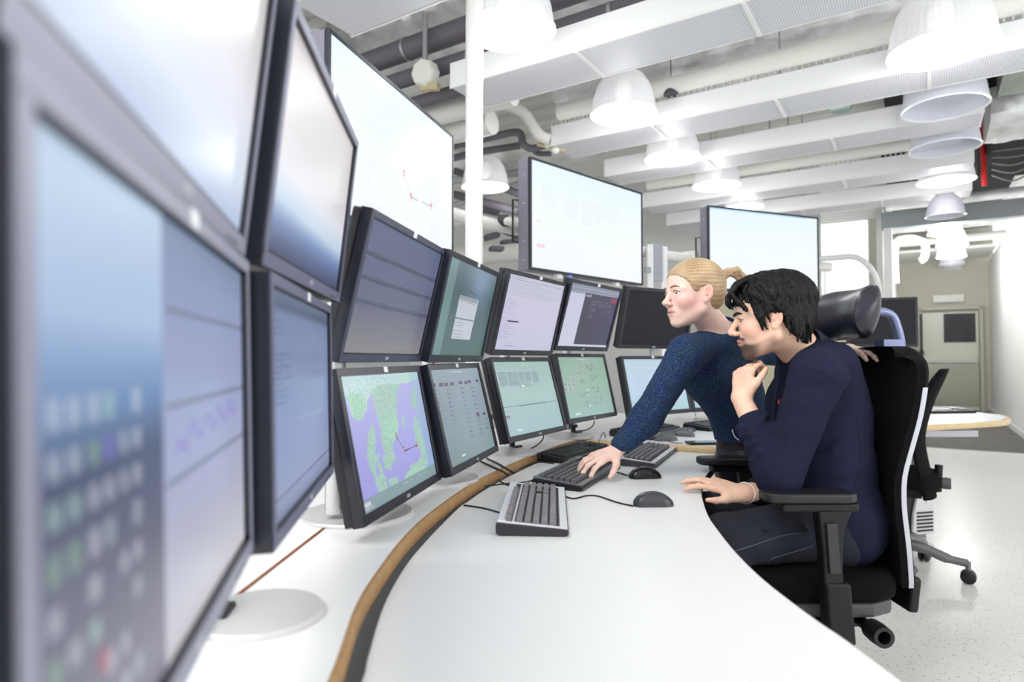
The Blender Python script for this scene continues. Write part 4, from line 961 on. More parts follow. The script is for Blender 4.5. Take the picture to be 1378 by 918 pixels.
# ------------------------------------------------------------------ office chairs
FAB = mat('black_fabric', (.035, .035, .05), .95, bump=(260, .35), spec=.15)
LEA = mat('black_leather', (.12, .12, .16), .33, bump=(90, .03))
PLAS = mat('charcoal_plastic', (.07, .07, .075), .45, spec=.35)
LGF = mat('light_grey_shell', (.74, .74, .77), .35)
ALU = mat('blue_grey_aluminium', (.50, .53, .66), .3, metal=.35)
def back_surface(W_, prof, th, crown=.03, n=22, wtop=.8, wbot=.85, off=0):
    """closed back rest: prof = list of (x, z); width along y; crown curves the sides forward (-x)"""
    mb = MB(); m = len(prof); vs = []; fs = []
    for side in (0, 1):
        for i, (x, z) in enumerate(prof):
            t = i/(m-1); w = W_*(1-(1-wbot)*max(0, 1-t*4)**2-(1-wtop)*max(0, t*4-3)**2)
            if i == m-1: w *= .93
            for j in range(n+1):
                v = 2*j/n-1; xx = x - crown*v*v + (th*(1-.55*abs(v)**6) if side else 0)+off
                vs.append((xx, v*w/2, z - .034*(abs(v)**4)*max(0, (i-(m-6))/5)))
    A = m*(n+1)
    for i in range(m-1):
        for j in range(n):
            a = i*(n+1)+j; fs.append((a, a+1, a+n+2, a+n+1)); fs.append((A+a, A+a+n+1, A+a+n+2, A+a+1))
    for i in range(m-1):
        a = i*(n+1); fs.append((a, a+n+1, A+a+n+1, A+a)); a += n; fs.append((a, A+a, A+a+n+1, a+n+1))
    for j in range(n):
        fs.append((j, A+j, A+j+1, j+1)); a = (m-1)*(n+1)+j; fs.append((a, a+1, A+a+1, A+a))
    mb.add(vs, fs); return mb
# main chair: origin on floor under seat centre, faces -x
mc = empty('office_chair', (.905, 1.955, 0), (0, 0, 0), 'black office chair with headrest in which the man sits', 'chair')
sprof = [(.199, .505), (.190, .57), (.181, .64), (.172, .73), (.175, .81), (.197, .89), (.220, .97), (.235, 1.05), (.240, 1.10), (.237, 1.14), (.228, 1.166)]
sp2 = spline([(x, 0, z) for x, z in sprof], 3); sp2 = [(p.x, p.z) for p in sp2]
back_surface(.48, sp2, .055, .045, wtop=.72, wbot=.92).build('backrest', FAB, mc, smooth=True)
m = MB()
for sy in (-1,):
    pts = []
    for i, (x, z) in enumerate(sp2[:-9]):
        pts.append(Vector((x-.030, sy*.2415*(1-.08*max(0, 1-4*i/29)**2), z)))
    for a, b in zip(pts[:-1], pts[1:]): pass
    vs = []; fs = []
    for p in pts:
        for dx, dy in ((.004, 0), (.017, 0), (.017, -.006), (.004, -.006)): vs.append((p.x+dx, p.y+dy*(-sy)*-1, p.z))
    for i in range(len(pts)-1):
        for k in range(4): fs.append((i*4+k, i*4+(k+1) % 4, i*4+4+(k+1) % 4, i*4+4+k))
    m.add(vs, fs)
m.build('side_trim', LGF, mc)
m = MB(); m.box((.225, 0, .465), (.03, .34, .10), (0, .12, 0)); m.build('back_plate', PLAS, mc, bevel=.01)
# headrest
hr = MB(); n = 26; k = 22; vs = []; fs = []
for i in range(n+1):
    t = i/n; y = -.165+.33*t; sc = max(.30, (1-abs(2*t-1)**7)**.30)
    for j in range(k):
        a = 2*PI*j/k; cx_ = .058*math.cos(a)*(1 if math.cos(a) < 0 else .55); cz = .078*math.sin(a)
        bend = .045*(abs(2*t-1)**2)
        vs.append((cx_*sc-bend+cz*.18, y, cz*sc*(1+.08*abs(2*t-1))))
for i in range(n):
    for j in range(k): fs.append((i*k+j, i*k+(j+1) % k, (i+1)*k+(j+1) % k, (i+1)*k+j))
fs += [tuple(range(k)), tuple(n*k+j for j in range(k))]
hr.add([(x+.160, y, z+1.266) for x, y, z in vs], fs); hr.build('headrest', LEA, mc, smooth=True)
m = MB(); m.tube(spline([(.18, 0, 1.27), (.23, 0, 1.275), (.268, 0, 1.265), (.285, 0, 1.235), (.298, 0, 1.17), (.275, 0, 1.16)], 5), .013, 12); m.box((.262, 0, 1.172), (.06, .05, .03)); m.build('headrest_arm', ALU, mc, smooth=True)
# seat
m = MB(); pr = [(-.26, -.20), (-.27, -.12), (-.27, .12), (-.26, .20), (-.18, .245), (.08, .245), (.155, .21), (.17, 0), (.155, -.21), (.08, -.245), (-.18, -.245)]
m.prism(pr, .465, .545); m.build('seat', FAB, mc, smooth=True, bevel=.028)
m = MB(); m.prism([(x*.93, y*.93) for x, y in pr], .425, .468); m.build('seat_pan', mat('seat_pan_grey', (.30, .29, .30), .5), mc, bevel=.012)
m = MB(); m.box((-.02, 0, .375), (.30, .16, .07)); m.tube([(.05, 0, .385), (.19, 0, .385), (.22, 0, .46)], .032, 10); m.build('mechanism', PLAS, mc, bevel=.006)
for sy in (-1, 1):
    a = empty('armrest', (-.075, sy*.285, .028)); a.parent = mc
    m = MB(); m.prism([(-.175, -.022), (-.165, -.036), (-.12, -.044), (.04, -.042), (.062, -.03), (.062, .03), (.04, .042), (-.12, .044), (-.165, .036), (-.175, .022)], .728, .753); m.build('arm_pad', mat('armpad_soft', (.09, .09, .10), .4), a, bevel=.007)
    m = MB(); m.box((-.03, 0, .714), (.20, .05, .022)); m.build('pad_base', PLAS, a, bevel=.006)
    m = MB(); m.extr([(-.035, .705), (.055, .705), (.035, .66), (.028, .6), (.028, .46), (-.018, .46), (-.024, .6)], -.02, .02); m.build('upright', PLAS, a, bevel=.006)
    m = MB(); m.extr([(-.02, .52), (.045, .52), (.058, .36), (-.01, .36)], -.026, .026); m.build('sleeve', mat('arm_sleeve', (.06, .06, .065), .5, spec=.35), a, bevel=.008)
    m = MB(); m.box((.0, sy*.0245, .61), (.028, .008, .13), (0, -.06, 0)); m.build('height_lever', mat('lever_dark', (.16, .16, .165), .45), a, bevel=.003)
    m = MB(); m.box((.02, -sy*.12, .375), (.07, .26, .03)); m.build('bar', PLAS, a, bevel=.006)
m = MB(); m.lathe([(.017, -.03), (.027, -.03), (.029, .0), (.027, .03), (.017, .03), (.016, .0), (.017, -.03)], (.062, -.265, .403), 24, axis='y'); m.tube([(.062, -.24, .403), (.062, -.05, .395)], .016, 12); m.build('tension_knob', BLACK, mc, smooth=True)
def chair_base(o, col, rr=.33, zc=.08, a0=.2):
    m = MB(); m.lathe([(0, zc), (.028, zc), (.028, .40), (.0, .40)], n=20); m.build('gas_lift', BLACK, o, smooth=True)
    for k in range(5):
        a = a0+2*PI*k/5; d = Vector((math.cos(a), math.sin(a), 0))
        m = MB(); m.tube(spline([d*.02+Vector((0, 0, zc+.05)), d*rr*.35+Vector((0, 0, zc+.045)), d*rr*.7+Vector((0, 0, zc+.01)), d*rr+Vector((0, 0, zc))], 5), [.030]*6+[.026]*5+[.02]*5, 12); lg = m.build('leg', col, o, smooth=True)
        c = empty('caster', d*rr); c.parent = o
        m = MB(); s_ = Vector((-d.y, d.x, 0))
        Rm = Matrix((s_, Vector((0, 0, 1)), s_.cross(Vector((0, 0, 1))))).transposed()
        for q in (-.014, .014):
            mm = MB(); mm.lathe([(0, -.010), (.027, -.010), (.034, -.005), (.034, .005), (.027, .010), (0, .010)], n=20, axis='z')
            m.add([Matrix(((s_.x, 0, d.x), (s_.y, 0, d.y), (0, 1, 0))) @ Vector((z + q, x, y)) + Vector((0, 0, .035)) for x, y, z in mm.v], mm.f)
        m.build('wheel', BLACK, c, smooth=True)
        m = MB(); m.tube([(0, 0, .055), (0, 0, zc+.01)], .012, 8); m.build('stem', col, c)
chair_base(mc, PLAS, .31)
# background chair, facing left
q = Pz(1236, 765, .0)
bc = empty('office_chair', (2.05, 3.38, 0), (0, 0, math.radians(-33)), 'empty black task chair standing behind the man\'s chair on the pale floor', 'chair')
bp = [(p.x, p.z) for p in spline([(.145, 0, .42), (.130, 0, .50), (.105, 0, .64), (.10, 0, .72), (.118, 0, .82), (.152, 0, .93), (.188, 0, 1.02), (.208, 0, 1.075)], 4)]
back_surface(.44, bp, .030, .03, wtop=.75, wbot=.8).build('backrest', FAB, bc, smooth=True)
m = MB(); m.lathe([(0, -.02), (.028, -.02), (.03, 0), (.028, .02), (0, .02)], (.215, -.02, .49), 14, axis='x'); m.tube([(.16, -.02, .49), (.21, -.02, .49)], .012, 8); m.build('back_knob', mat('knob_grey', (.33, .32, .32), .5), bc, smooth=True)
m = MB(); m.prism([(-.25, -.2), (-.25, .2), (-.15, .24), (.12, .22), (.19, .12), (.19, -.12), (.12, -.22), (-.15, -.24)], .47, .54); m.build('seat', FAB, bc, smooth=True, bevel=.022)
m = MB(); m.box((0, 0, .44), (.22, .18, .06)); m.tube([(.1, 0, .44), (.18, 0, .45), (.185, 0, .58)], .02, 8); m.tube([(0, 0, .38), (0, 0, .44)], .02, 10); m.build('mechanism', PLAS, bc, bevel=.005)
for sy in (-1, 1):
    a = empty('armrest', (0, sy*.26, 0)); a.parent = bc
    m = MB(); m.box((-.06, 0, .70), (.22, .07, .03)); m.build('arm_pad', PLAS, a, bevel=.01)
    m = MB(); m.box((-.02, 0, .56), (.05, .03, .26)); m.box((-.02, -sy*.07, .45), (.05, .16, .03)); m.build('upright', PLAS, a, bevel=.006)
chair_base(bc, mat('base_grey_metal', (.46, .46, .46), .35, metal=.4), .30, .10, a0=-.08)
# computer tower under the distant desk
q = Pz(1240, 716, 0); q = P(1238, 712, 3.9)
pc = empty('computer_tower', (q.x+.03, 3.95, 0), (0, 0, math.radians(14)), 'white computer tower with a vented front behind the empty chair', 'computer')
m = MB(); m.box((0, .2, .18), (.19, .40, .27)); m.build('case', mat('pc_black', (.09, .09, .1), .4), pc, bevel=.008)
m = MB(); m.extr([(-.03, .04), (.095, .04), (.095, .32), (-.01, .32), (-.03, .27), (-.06, .17), (-.07, .06)], -.02, .001); m.build('front_panel', mat('pc_white', (.86, .86, .85), .4), pc, bevel=.006)
m = MB()
for k in range(6): m.box((.018, -.022, .065+k*.022), (.12, .006, .010))
m.build('vent_slot', BLACK, pc)
m = MB(); m.lathe([(0, -.004), (.02, -.004), (.02, .004), (0, .004)], (.045, -.022, .25), 16, axis='y'); m.build('power_button', SLV, pc, smooth=True)
m = MB(); m.box((0, .2, .02), (.16, .34, .04)); m.build('plinth', mat('pc_plinth', (.6, .6, .6), .4), pc)
# ------------------------------------------------------------------ people: blended solid shapes meshed as one surface
def V3(a): return np.array([a[0], a[1], a[2]], float)
class Blob:
    """a list of rounded solids blended smoothly; meshed with surface nets block by block"""
    def __init__(s): s.p = []
    def cap(s, a, b, r0, r1, k=.02, flat=None, op='+'):      # tapered limb; flat=(axis, factor<1) squashes the section along axis
        a, b = V3(a), V3(b); s.p.append(('c', a, b, r0, r1, k, flat, op)); return s
    def ell(s, c, r, R=None, k=.02, op='+'):
        s.p.append(('e', V3(c), np.array(r, float), None if R is None else np.array(R, float).reshape(3, 3), 0, k, None, op)); return s
    def chain(s, pts, rs, k=.02, flat=None):
        for i in range(len(pts)-1): s.cap(pts[i], pts[i+1], rs[i], rs[i+1], k, flat)
        return s
    def bounds(s, q):
        m = q[5]+.012
        if q[0] == 'c':
            r = max(q[3], q[4])
            return np.minimum(q[1], q[2])-r-m, np.maximum(q[1], q[2])+r+m
        r = q[2].max(); return q[1]-r-m, q[1]+r+m
    def dist(s, q, X):
        if q[0] == 'c':
            _, a, b, r0, r1, k, flat, op = q
            if flat is not None:
                n = V3(flat[0]); n = n/np.linalg.norm(n); f = 1/flat[1]
                ref = a; d = ((X-ref)@n)[..., None]*n; X = X+d*(f-1)
                db = ((b-a)@n)*n; b = b+db*(f-1)
            ba = b-a; L = ba@ba+1e-12; t = np.clip(((X-a)@ba)/L, 0, 1)
            return np.linalg.norm(X-a-t[..., None]*ba, axis=-1)-(r0+(r1-r0)*t)
        _, c, r, R, _, k, _, op = q
        Y = X-c
        if R is not None: Y = Y@R            # columns of R are the local axes
        k0 = np.linalg.norm(Y/r, axis=-1); k1 = np.linalg.norm(Y/(r*r), axis=-1)+1e-9
        return k0*(k0-1)/k1
    def field(s, X, prims):
        d = np.full(X.shape[:-1], .05)
        for q in prims:
            e = s.dist(q, X); k = q[5]
            if q[7] == '+':
                h = np.clip(.5+.5*(d-e)/k, 0, 1); d = d*(1-h)+e*h-k*h*(1-h)
            else:
                h = np.clip(.5-.5*(d+e)/k, 0, 1); d = d*(1-h)-e*h+k*h*(1-h)
        return d
    def mesh(s, h, disp=None, B=40):
        bs = [s.bounds(q) for q in s.p]; pos = [b for b, q in zip(bs, s.p) if q[7] == '+']
        lo = np.min([b[0] for b in pos], 0)-h*2; hi = np.max([b[1] for b in pos], 0)+h*2
        n = np.ceil((hi-lo)/h).astype(int)+1
        NX, NY, NZ = [int(v)+4 for v in n]
        VK = []; VP = []; QK = []
        for bi in range(0, n[0], B):
            for bj in range(0, n[1], B):
                for bk in range(0, n[2], B):
                    b0 = lo+np.array([bi, bj, bk])*h-2*h; b1 = b0+(B+4)*h
                    pr = [q for q, bb in zip(s.p, bs) if (bb[0] < b1).all() and (bb[1] > b0).all()]
                    if not any(q[7] == '+' for q in pr): continue
                    ii = np.arange(bi-1, bi+B+1); jj = np.arange(bj-1, bj+B+1); kk = np.arange(bk-1, bk+B+1)
                    # coarse reject
                    I, J, K = np.meshgrid(ii, jj, kk, indexing='ij')
                    X = np.stack([lo[0]+I*h, lo[1]+J*h, lo[2]+K*h], -1)
                    F = s.field(X, pr)
                    if disp is not None: F = F - disp(X)
                    S_ = F < 0
                    if S_.all() or not S_.any(): continue
                    m = B+2   # points -1..B
                    # cell vertices for cells -1..B-1 (cell c uses points c, c+1)
                    acc = np.zeros((m-1,)*3+(3,)); cnt = np.zeros((m-1,)*3)
                    def pt(a, b_, c): return F[a:m-1+a, b_:m-1+b_, c:m-1+c]
                    for ax in range(3):
                        for o1 in (0, 1):
                            for o2 in (0, 1):
                                o = [0, 0, 0]; oth = [q for q in range(3) if q != ax]; o[oth[0]] = o1; o[oth[1]] = o2
                                p0 = pt(*o); o_ = list(o); o_[ax] = 1; p1 = pt(*o_)
                                cr = (p0 < 0) != (p1 < 0); t = np.where(cr, p0/(p0-p1+1e-20), 0)
                                for q in range(3): acc[..., q] += np.where(cr, (t if q == ax else o[q]), 0)
                                cnt += cr
                    ac = cnt > 0; idx = np.argwhere(ac); pp = acc[ac]/cnt[ac][:, None]
                    gi = idx+np.array([bi-1, bj-1, bk-1])
                    VP.append(lo+(gi+pp)*h); VK.append(((gi[:, 0]+2)*NY+(gi[:, 1]+2))*NZ+gi[:, 2]+2)
                    # faces: edges starting at points 0..B-1
                    for ax in range(3):
                        oth = [q for q in range(3) if q != ax]
                        sl0 = [slice(1, m-1)]*3; sl1 = [slice(1, m-1)]*3; sl1[ax] = slice(2, m)
                        a0 = S_[tuple(sl0)]; a1 = S_[tuple(sl1)]
                        for flip, cr in ((False, a0 & ~a1), (True, ~a0 & a1)):
                            e = np.argwhere(cr)
                            if not len(e): continue
                            g = e+np.array([bi, bj, bk])
                            def key(d1, d2):
                                gg = g.copy(); gg[:, oth[0]] -= d1; gg[:, oth[1]] -= d2
                                return ((gg[:, 0]+2)*NY+(gg[:, 1]+2))*NZ+gg[:, 2]+2
                            q4 = np.stack([key(1, 1), key(0, 1), key(0, 0), key(1, 0)], -1)
                            if ax == 1: flip = not flip
                            if flip: q4 = q4[:, ::-1]
                            QK.append(q4)
        VK = np.concatenate(VK); VP = np.concatenate(VP); QK = np.concatenate(QK)
        u, first = np.unique(VK, return_index=True); P_ = VP[first]
        Q = np.searchsorted(u, QK); Q = np.clip(Q, 0, len(u)-1)
        ok = (u[Q] == QK).all(1); Q = Q[ok]
        # relax a little
        for _ in range(2):
            sm = np.zeros_like(P_); ct = np.zeros(len(P_))
            for a, b in ((0, 1), (1, 2), (2, 3), (3, 0)):
                for q in range(3):
                    sm[:, q] += np.bincount(Q[:, a], P_[Q[:, b], q], len(P_)) + np.bincount(Q[:, b], P_[Q[:, a], q], len(P_))
                ct += np.bincount(Q[:, a], minlength=len(P_)) + np.bincount(Q[:, b], minlength=len(P_))
            P_ = np.where(ct[:, None] > 0, P_*.5+sm/np.maximum(ct, 1)[:, None]*.5, P_)
        return P_, Q
def np_mesh(name, P_, Q, m, parent=None, color=None):
    me = bpy.data.meshes.new(name); me.vertices.add(len(P_)); me.vertices.foreach_set('co', P_.ravel())
    me.loops.add(Q.size); me.loops.foreach_set('vertex_index', Q.ravel().astype(np.int32))
    me.polygons.add(len(Q)); me.polygons.foreach_set('loop_start', np.arange(0, Q.size, 4, dtype=np.int32)); me.update(calc_edges=True)
    me.polygons.foreach_set('use_smooth', [True]*len(Q))
    if color is not None:
        at = me.color_attributes.new('col', 'FLOAT_COLOR', 'POINT')
        c = np.clip(color, 0, 1); lin = np.where(c <= .04045, c/12.92, ((c+.055)/1.055)**2.4)
        at.data.foreach_set('color', np.concatenate([lin, np.ones((len(P_), 1))], 1).astype(np.float32).ravel())
    me.materials.append(m)
    o = bpy.data.objects.new(name, me); COL.objects.link(o)
    if parent: o.parent = parent
    return o
def vnoise(X, sc, seed=0):       # cheap smooth noise from sines
    r = np.random.RandomState(seed); o = np.zeros(X.shape[:-1])
    for k in range(6):
        w = r.normal(0, 1, 3); w /= np.linalg.norm(w); o += np.sin((X@w)*sc*(1+.35*k)+r.uniform(0, 6.28))/(1+.3*k)
    return o/3
# ---- head in its own frame: x forward, y left, z up; origin between the ears; 1 unit = 1 m
class Head:
    def __init__(s, c, yaw, pitch=0, roll=0, sc=1.):
        s.c = V3(c); s.R = np.array(Matrix.Rotation(yaw, 3, 'Z') @ Matrix.Rotation(pitch, 3, 'Y') @ Matrix.Rotation(roll, 3, 'X')); s.k = sc
    def w(s, p): return s.c + s.R @ (V3(p)*s.k)
    def loc(s, X): return (X-s.c)@s.R/s.k
    def cap(s, B, a, b, r0, r1, k=.01, op='+'): B.cap(s.w(a), s.w(b), r0*s.k, r1*s.k, k, None, op)
    def ell(s, B, c, r, k=.012, op='+', rot=None):
        R = s.R if rot is None else s.R @ np.array(Euler(rot).to_matrix())
        B.ell(s.w(c), np.array(r)*s.k, R, k, op)
    def build(s, B, female=False):
        E, C = s.ell, s.cap
        E(B, (-.014, 0, .036), (.095, .074, .082))                     # cranium
        E(B, (.030, 0, .030), (.055, .064, .062), .02)                 # forehead
        E(B, (.026, 0, -.030), (.056, .056, .074), .02)                # face mass
        for y in (-1, 1):
            C(B, (-.008, y*(.047 if female else .052), -.050), (.056, y*(.010 if female else .014), -.096 if not female else -.092), .017 if not female else .015, .013, .022)      # jaw
            C(B, (-.010, y*.054, -.020), (-.008, y*(.048 if female else .053), -.050), .018, .016, .02)
            E(B, (.055, y*.034, -.026), (.026, .024, .024), .018)      # cheek
            C(B, (.066, y*.046, .014), (.082, y*.016, .018), .007, .008, .012)         # brow ridge
        E(B, (.066, 0, -.098 if not female else -.094), (.018, .018 if not female else .015, .015 if not female else .014), .014)               # chin
        E(B, (.070, 0, -.062), (.020, .028, .026), .014)               # muzzle
        for y in (-1, 1): E(B, (.092, y*.031, .001), (.014, .017, .0105), .007, '-')   # eye hollow
        n = .94 if female else 1.0
        C(B, (.082, 0, .012), (.1045*n+.002, 0, -.026), .0075, .0085, .010)            # nose bridge
        E(B, (.1045, 0, -.030), (.0115*n, .0115, .0095), .006)
        for y in (-1, 1):
            E(B, (.0945, y*.0125, -.034), (.0105, .0075, .0075), .005)
            E(B, (.099, y*.007, -.0415), (.0045, .003, .003), .003, '-')
        # lips
        for y in (-1, 1): C(B, (.0890, 0, -.0558), (.081, y*.022, -.0588), .0046, .0022, .004)
        E(B, (.0855, 0, -.0668), (.0070, .018, .0052), .005)
        C(B, (.0965, -.020, -.0615), (.0965, .020, -.0615), .0016, .0016, .003, '-') if False else None
        # lids
        for y in (-1, 1):
            pts = [(.0700, y*.0465, -.001), (.0785, y*.040, .0058), (.0822, y*.031, .0078), (.0815, y*.022, .0052), (.078, y*.0165, -.001)]
            for a, b in zip(pts[:-1], pts[1:]): C(B, a, b, .0030, .0030, .003)
            pts = [(.0700, y*.0465, -.001), (.0775, y*.040, -.0068), (.0800, y*.031, -.0082), (.0800, y*.022, -.0062), (.078, y*.0165, -.001)]
            for a, b in zip(pts[:-1], pts[1:]): C(B, a, b, .0026, .0026, .003)
        # ears
        for y in (-1, 1):
            E(B, (-.012, y*.074, -.002), (.0165, .0075, .028), .004, '+', (0, -.18, -y*.38))
            E(B, (-.010, y*.0800, .001), (.0095, .0055, .0175), .003, '-', (0, -.18, -y*.38))
            E(B, (-.004, y*.073, -.026), (.009, .006, .010), .004)
            E(B, (-.004, y*.077, -.006), (.004, .004, .006), .002)
    def eyes(s, parent, iris):
        for y in (-1, 1):
            c = s.w((.0680, y*.0310, -.0005)); R = Matrix(s.R.tolist())
            m = MB(); m.sphere(c, .0122*s.k, 24); e = m.build('eye', mat('eye_white', (.90, .89, .88), .12), parent, smooth=True)
            d = (R @ Vector((1, y*.06 + s.gaze, .02))).normalized(); cc = Vector(c)+d*.0092*s.k
            a = d.orthogonal().normalized(); b = d.cross(a)
            for nm, r_, off, mt in (('iris', .0062, .0015, mat('iris_'+iris, (.42, .50, .58) if iris == 'blue' else (.20, .12, .08), .1)), ('pupil', .0030, .0024, mat('pupil_black', (.02, .02, .02), .1))):
                m = MB(); ring = [cc+(a*math.cos(t)+b*math.sin(t))*r_*s.k+d*(off*.5)*s.k for t in [2*PI*k/20 for k in range(20)]]
                ring2 = [cc+(a*math.cos(t)+b*math.sin(t))*r_*.6*s.k+d*(off+.0014)*s.k for t in [2*PI*k/20 for k in range(20)]]
                m.add(ring+ring2+[cc+d*(off+.0018)*s.k], [(k, (k+1) % 20, 20+(k+1) % 20, 20+k) for k in range(20)]+[(20+k, 20+(k+1) % 20, 40) for k in range(20)])
                m.build(nm, mt, e, smooth=True)
    gaze = 0.
    def brows(s, parent, m_, th=.0028, lash=True):
        for y in (-1, 1):
            m = MB(); pts = [s.w(p) for p in [(.0905, y*.012, .0185), (.0905, y*.022, .0225), (.0850, y*.034, .0240), (.0730, y*.047, .0185)]]
            m.tube(spline([Vector(p) for p in pts], 4), [th*.8, th, th*1.1, th*1.15, th*1.2]+[th*1.15]*4+[th*.9, th*.7, th*.45, th*.3], 8); m.build('eyebrow', m_, parent, smooth=True)
            if lash:
                m = MB(); pts = [(.0735, y*.0470, .002), (.0822, y*.040, .0072), (.0855, y*.031, .0090), (.0842, y*.022, .0062), (.080, y*.0165, .0)]
                m.tube(spline([Vector(s.w(p)) for p in pts], 4), .0011, 6); m.build('eyelashes', mat('lash_dark', (.12, .09, .08), .6), parent)
def frame(x, z):
    x = Vector(x).normalized(); z = Vector(z); z = (z-x*z.dot(x)).normalized(); y = z.cross(x)
    return Matrix((x, y, z)).transposed()
def hand(B, wrist, R, mirror, curls, thumb, sc=1., spread=(.12, .03, -.06, -.16), k=.006):
    """R columns: x toward fingertips, y toward thumb (before mirror), z back of the hand. curls: per finger (j1,j2,j3) rad"""
    wv = Vector(wrist)
    def W_(p): return wv + R @ (Vector((p[0], p[1]*mirror, p[2]))*sc)
    base = [(.088, .030, 0), (.092, .009, .002), (.088, -.012, .001), (.080, -.031, -.002)]
    lens = [(.042, .025, .020), (.046, .029, .021), (.042, .027, .021), (.033, .021, .019)]
    rad = [(.0090, .0082, .0074, .0060), (.0092, .0083, .0074, .0060), (.0088, .0079, .0070, .0057), (.0078, .0070, .0063, .0052)]
    zd = R @ Vector((0, 0, 1))
    for i, b in enumerate(base):
        B.cap(W_((.004, b[1]*.50, 0)), W_(b), .0135*sc, .0105*sc, .014)
        a = 0; p = Vector(b); sp = spread[i]
        for j in range(3):
            a += curls[i][j]; L = lens[i][j]
            d = Vector((math.cos(a)*math.cos(sp), math.sin(sp)*math.cos(a), -math.sin(a)))
            q = p+d*L; B.cap(W_(p), W_(q), rad[i][j]*sc, rad[i][j+1]*sc, k if j else .009); p = q
    B.cap(W_((.010, .006, -.004)), W_((.055, -.022, -.006)), .015*sc, .013*sc, .015)
    tp = [Vector(t) for t in thumb]
    B.cap(W_(tp[0]), W_(tp[1]), .0155*sc, .0125*sc, .016); B.cap(W_(tp[1]), W_(tp[2]), .0115*sc, .0098*sc, k); B.cap(W_(tp[2]), W_(tp[3]), .0096*sc, .0072*sc, k)
    return W_
def skin_color(X, base, head=None, lips=None, blush=None, beard=None, seed=1):
    c = np.tile(np.array(base), (len(X), 1)); n = vnoise(X, 120, seed)
    c *= (1+.025*n)[:, None]
    if head is not None:
        L = head.loc(X); x, y, z = L[:, 0], L[:, 1], L[:, 2]
        if blush is not None:
            for sy in (-1, 1):
                w = np.exp(-(((y-sy*.048)/.024)**2+((z+.030)/.020)**2+((x-.052)/.04)**2)); c = c*(1-w[:, None]*.55)+np.array(blush)*w[:, None]*.55
            w = np.exp(-(((x-.108)/.012)**2+(y/.014)**2+((z+.031)/.012)**2)); c = c*(1-w[:, None]*.35)+np.array(blush)*w[:, None]*.35
            w = np.exp(-(((x+.012)/.022)**2+((np.abs(y)-.079)/.012)**2+((z+.002)/.03)**2)); c = c*(1-w[:, None]*.5)+np.array(blush)*w[:, None]*.5
        if lips is not None:
            w = np.exp(-(((z+.0605)/.0088)**2)**2-((y/.0215)**2)**3)*(x > .072); c = c*(1-w[:, None]*.85)+np.array(lips)*w[:, None]*.85
            w = np.exp(-((z+.0618)/.0016)**2-((y/.022)**2)**3)*(x > .072); c = c*(1-w[:, None]*.75)
        if beard is not None:
            jaw = -.070+.030*np.clip((.05-x)/.07, 0, 1)
            w = 1/(1+np.exp((z-jaw)*420)); w *= 1/(1+np.exp(-(x+.004)*300)); w *= (z > -.125)
            w *= .22+.78/(1+np.exp(-(x-.046)*200))
            mou = np.exp(-(((z+.0490+.25*np.maximum(np.abs(y)-.012, 0))/.0050)**2)**2-((y/.029)**2)**3)*(x > .068)
            sd = np.exp(-(((np.abs(y)-.027)/.0045)**2))*((z < -.048) & (z > -.08))*(x > .06)
            w = np.clip(w*.95+mou*.95+sd*.45, 0, .95); w *= (.78+.22*np.clip(vnoise(X, 900, 5), -1, 1)); w = np.clip(w, 0, .95)
            c = c*(1-w[:, None])+np.array(beard)*w[:, None]
    return c
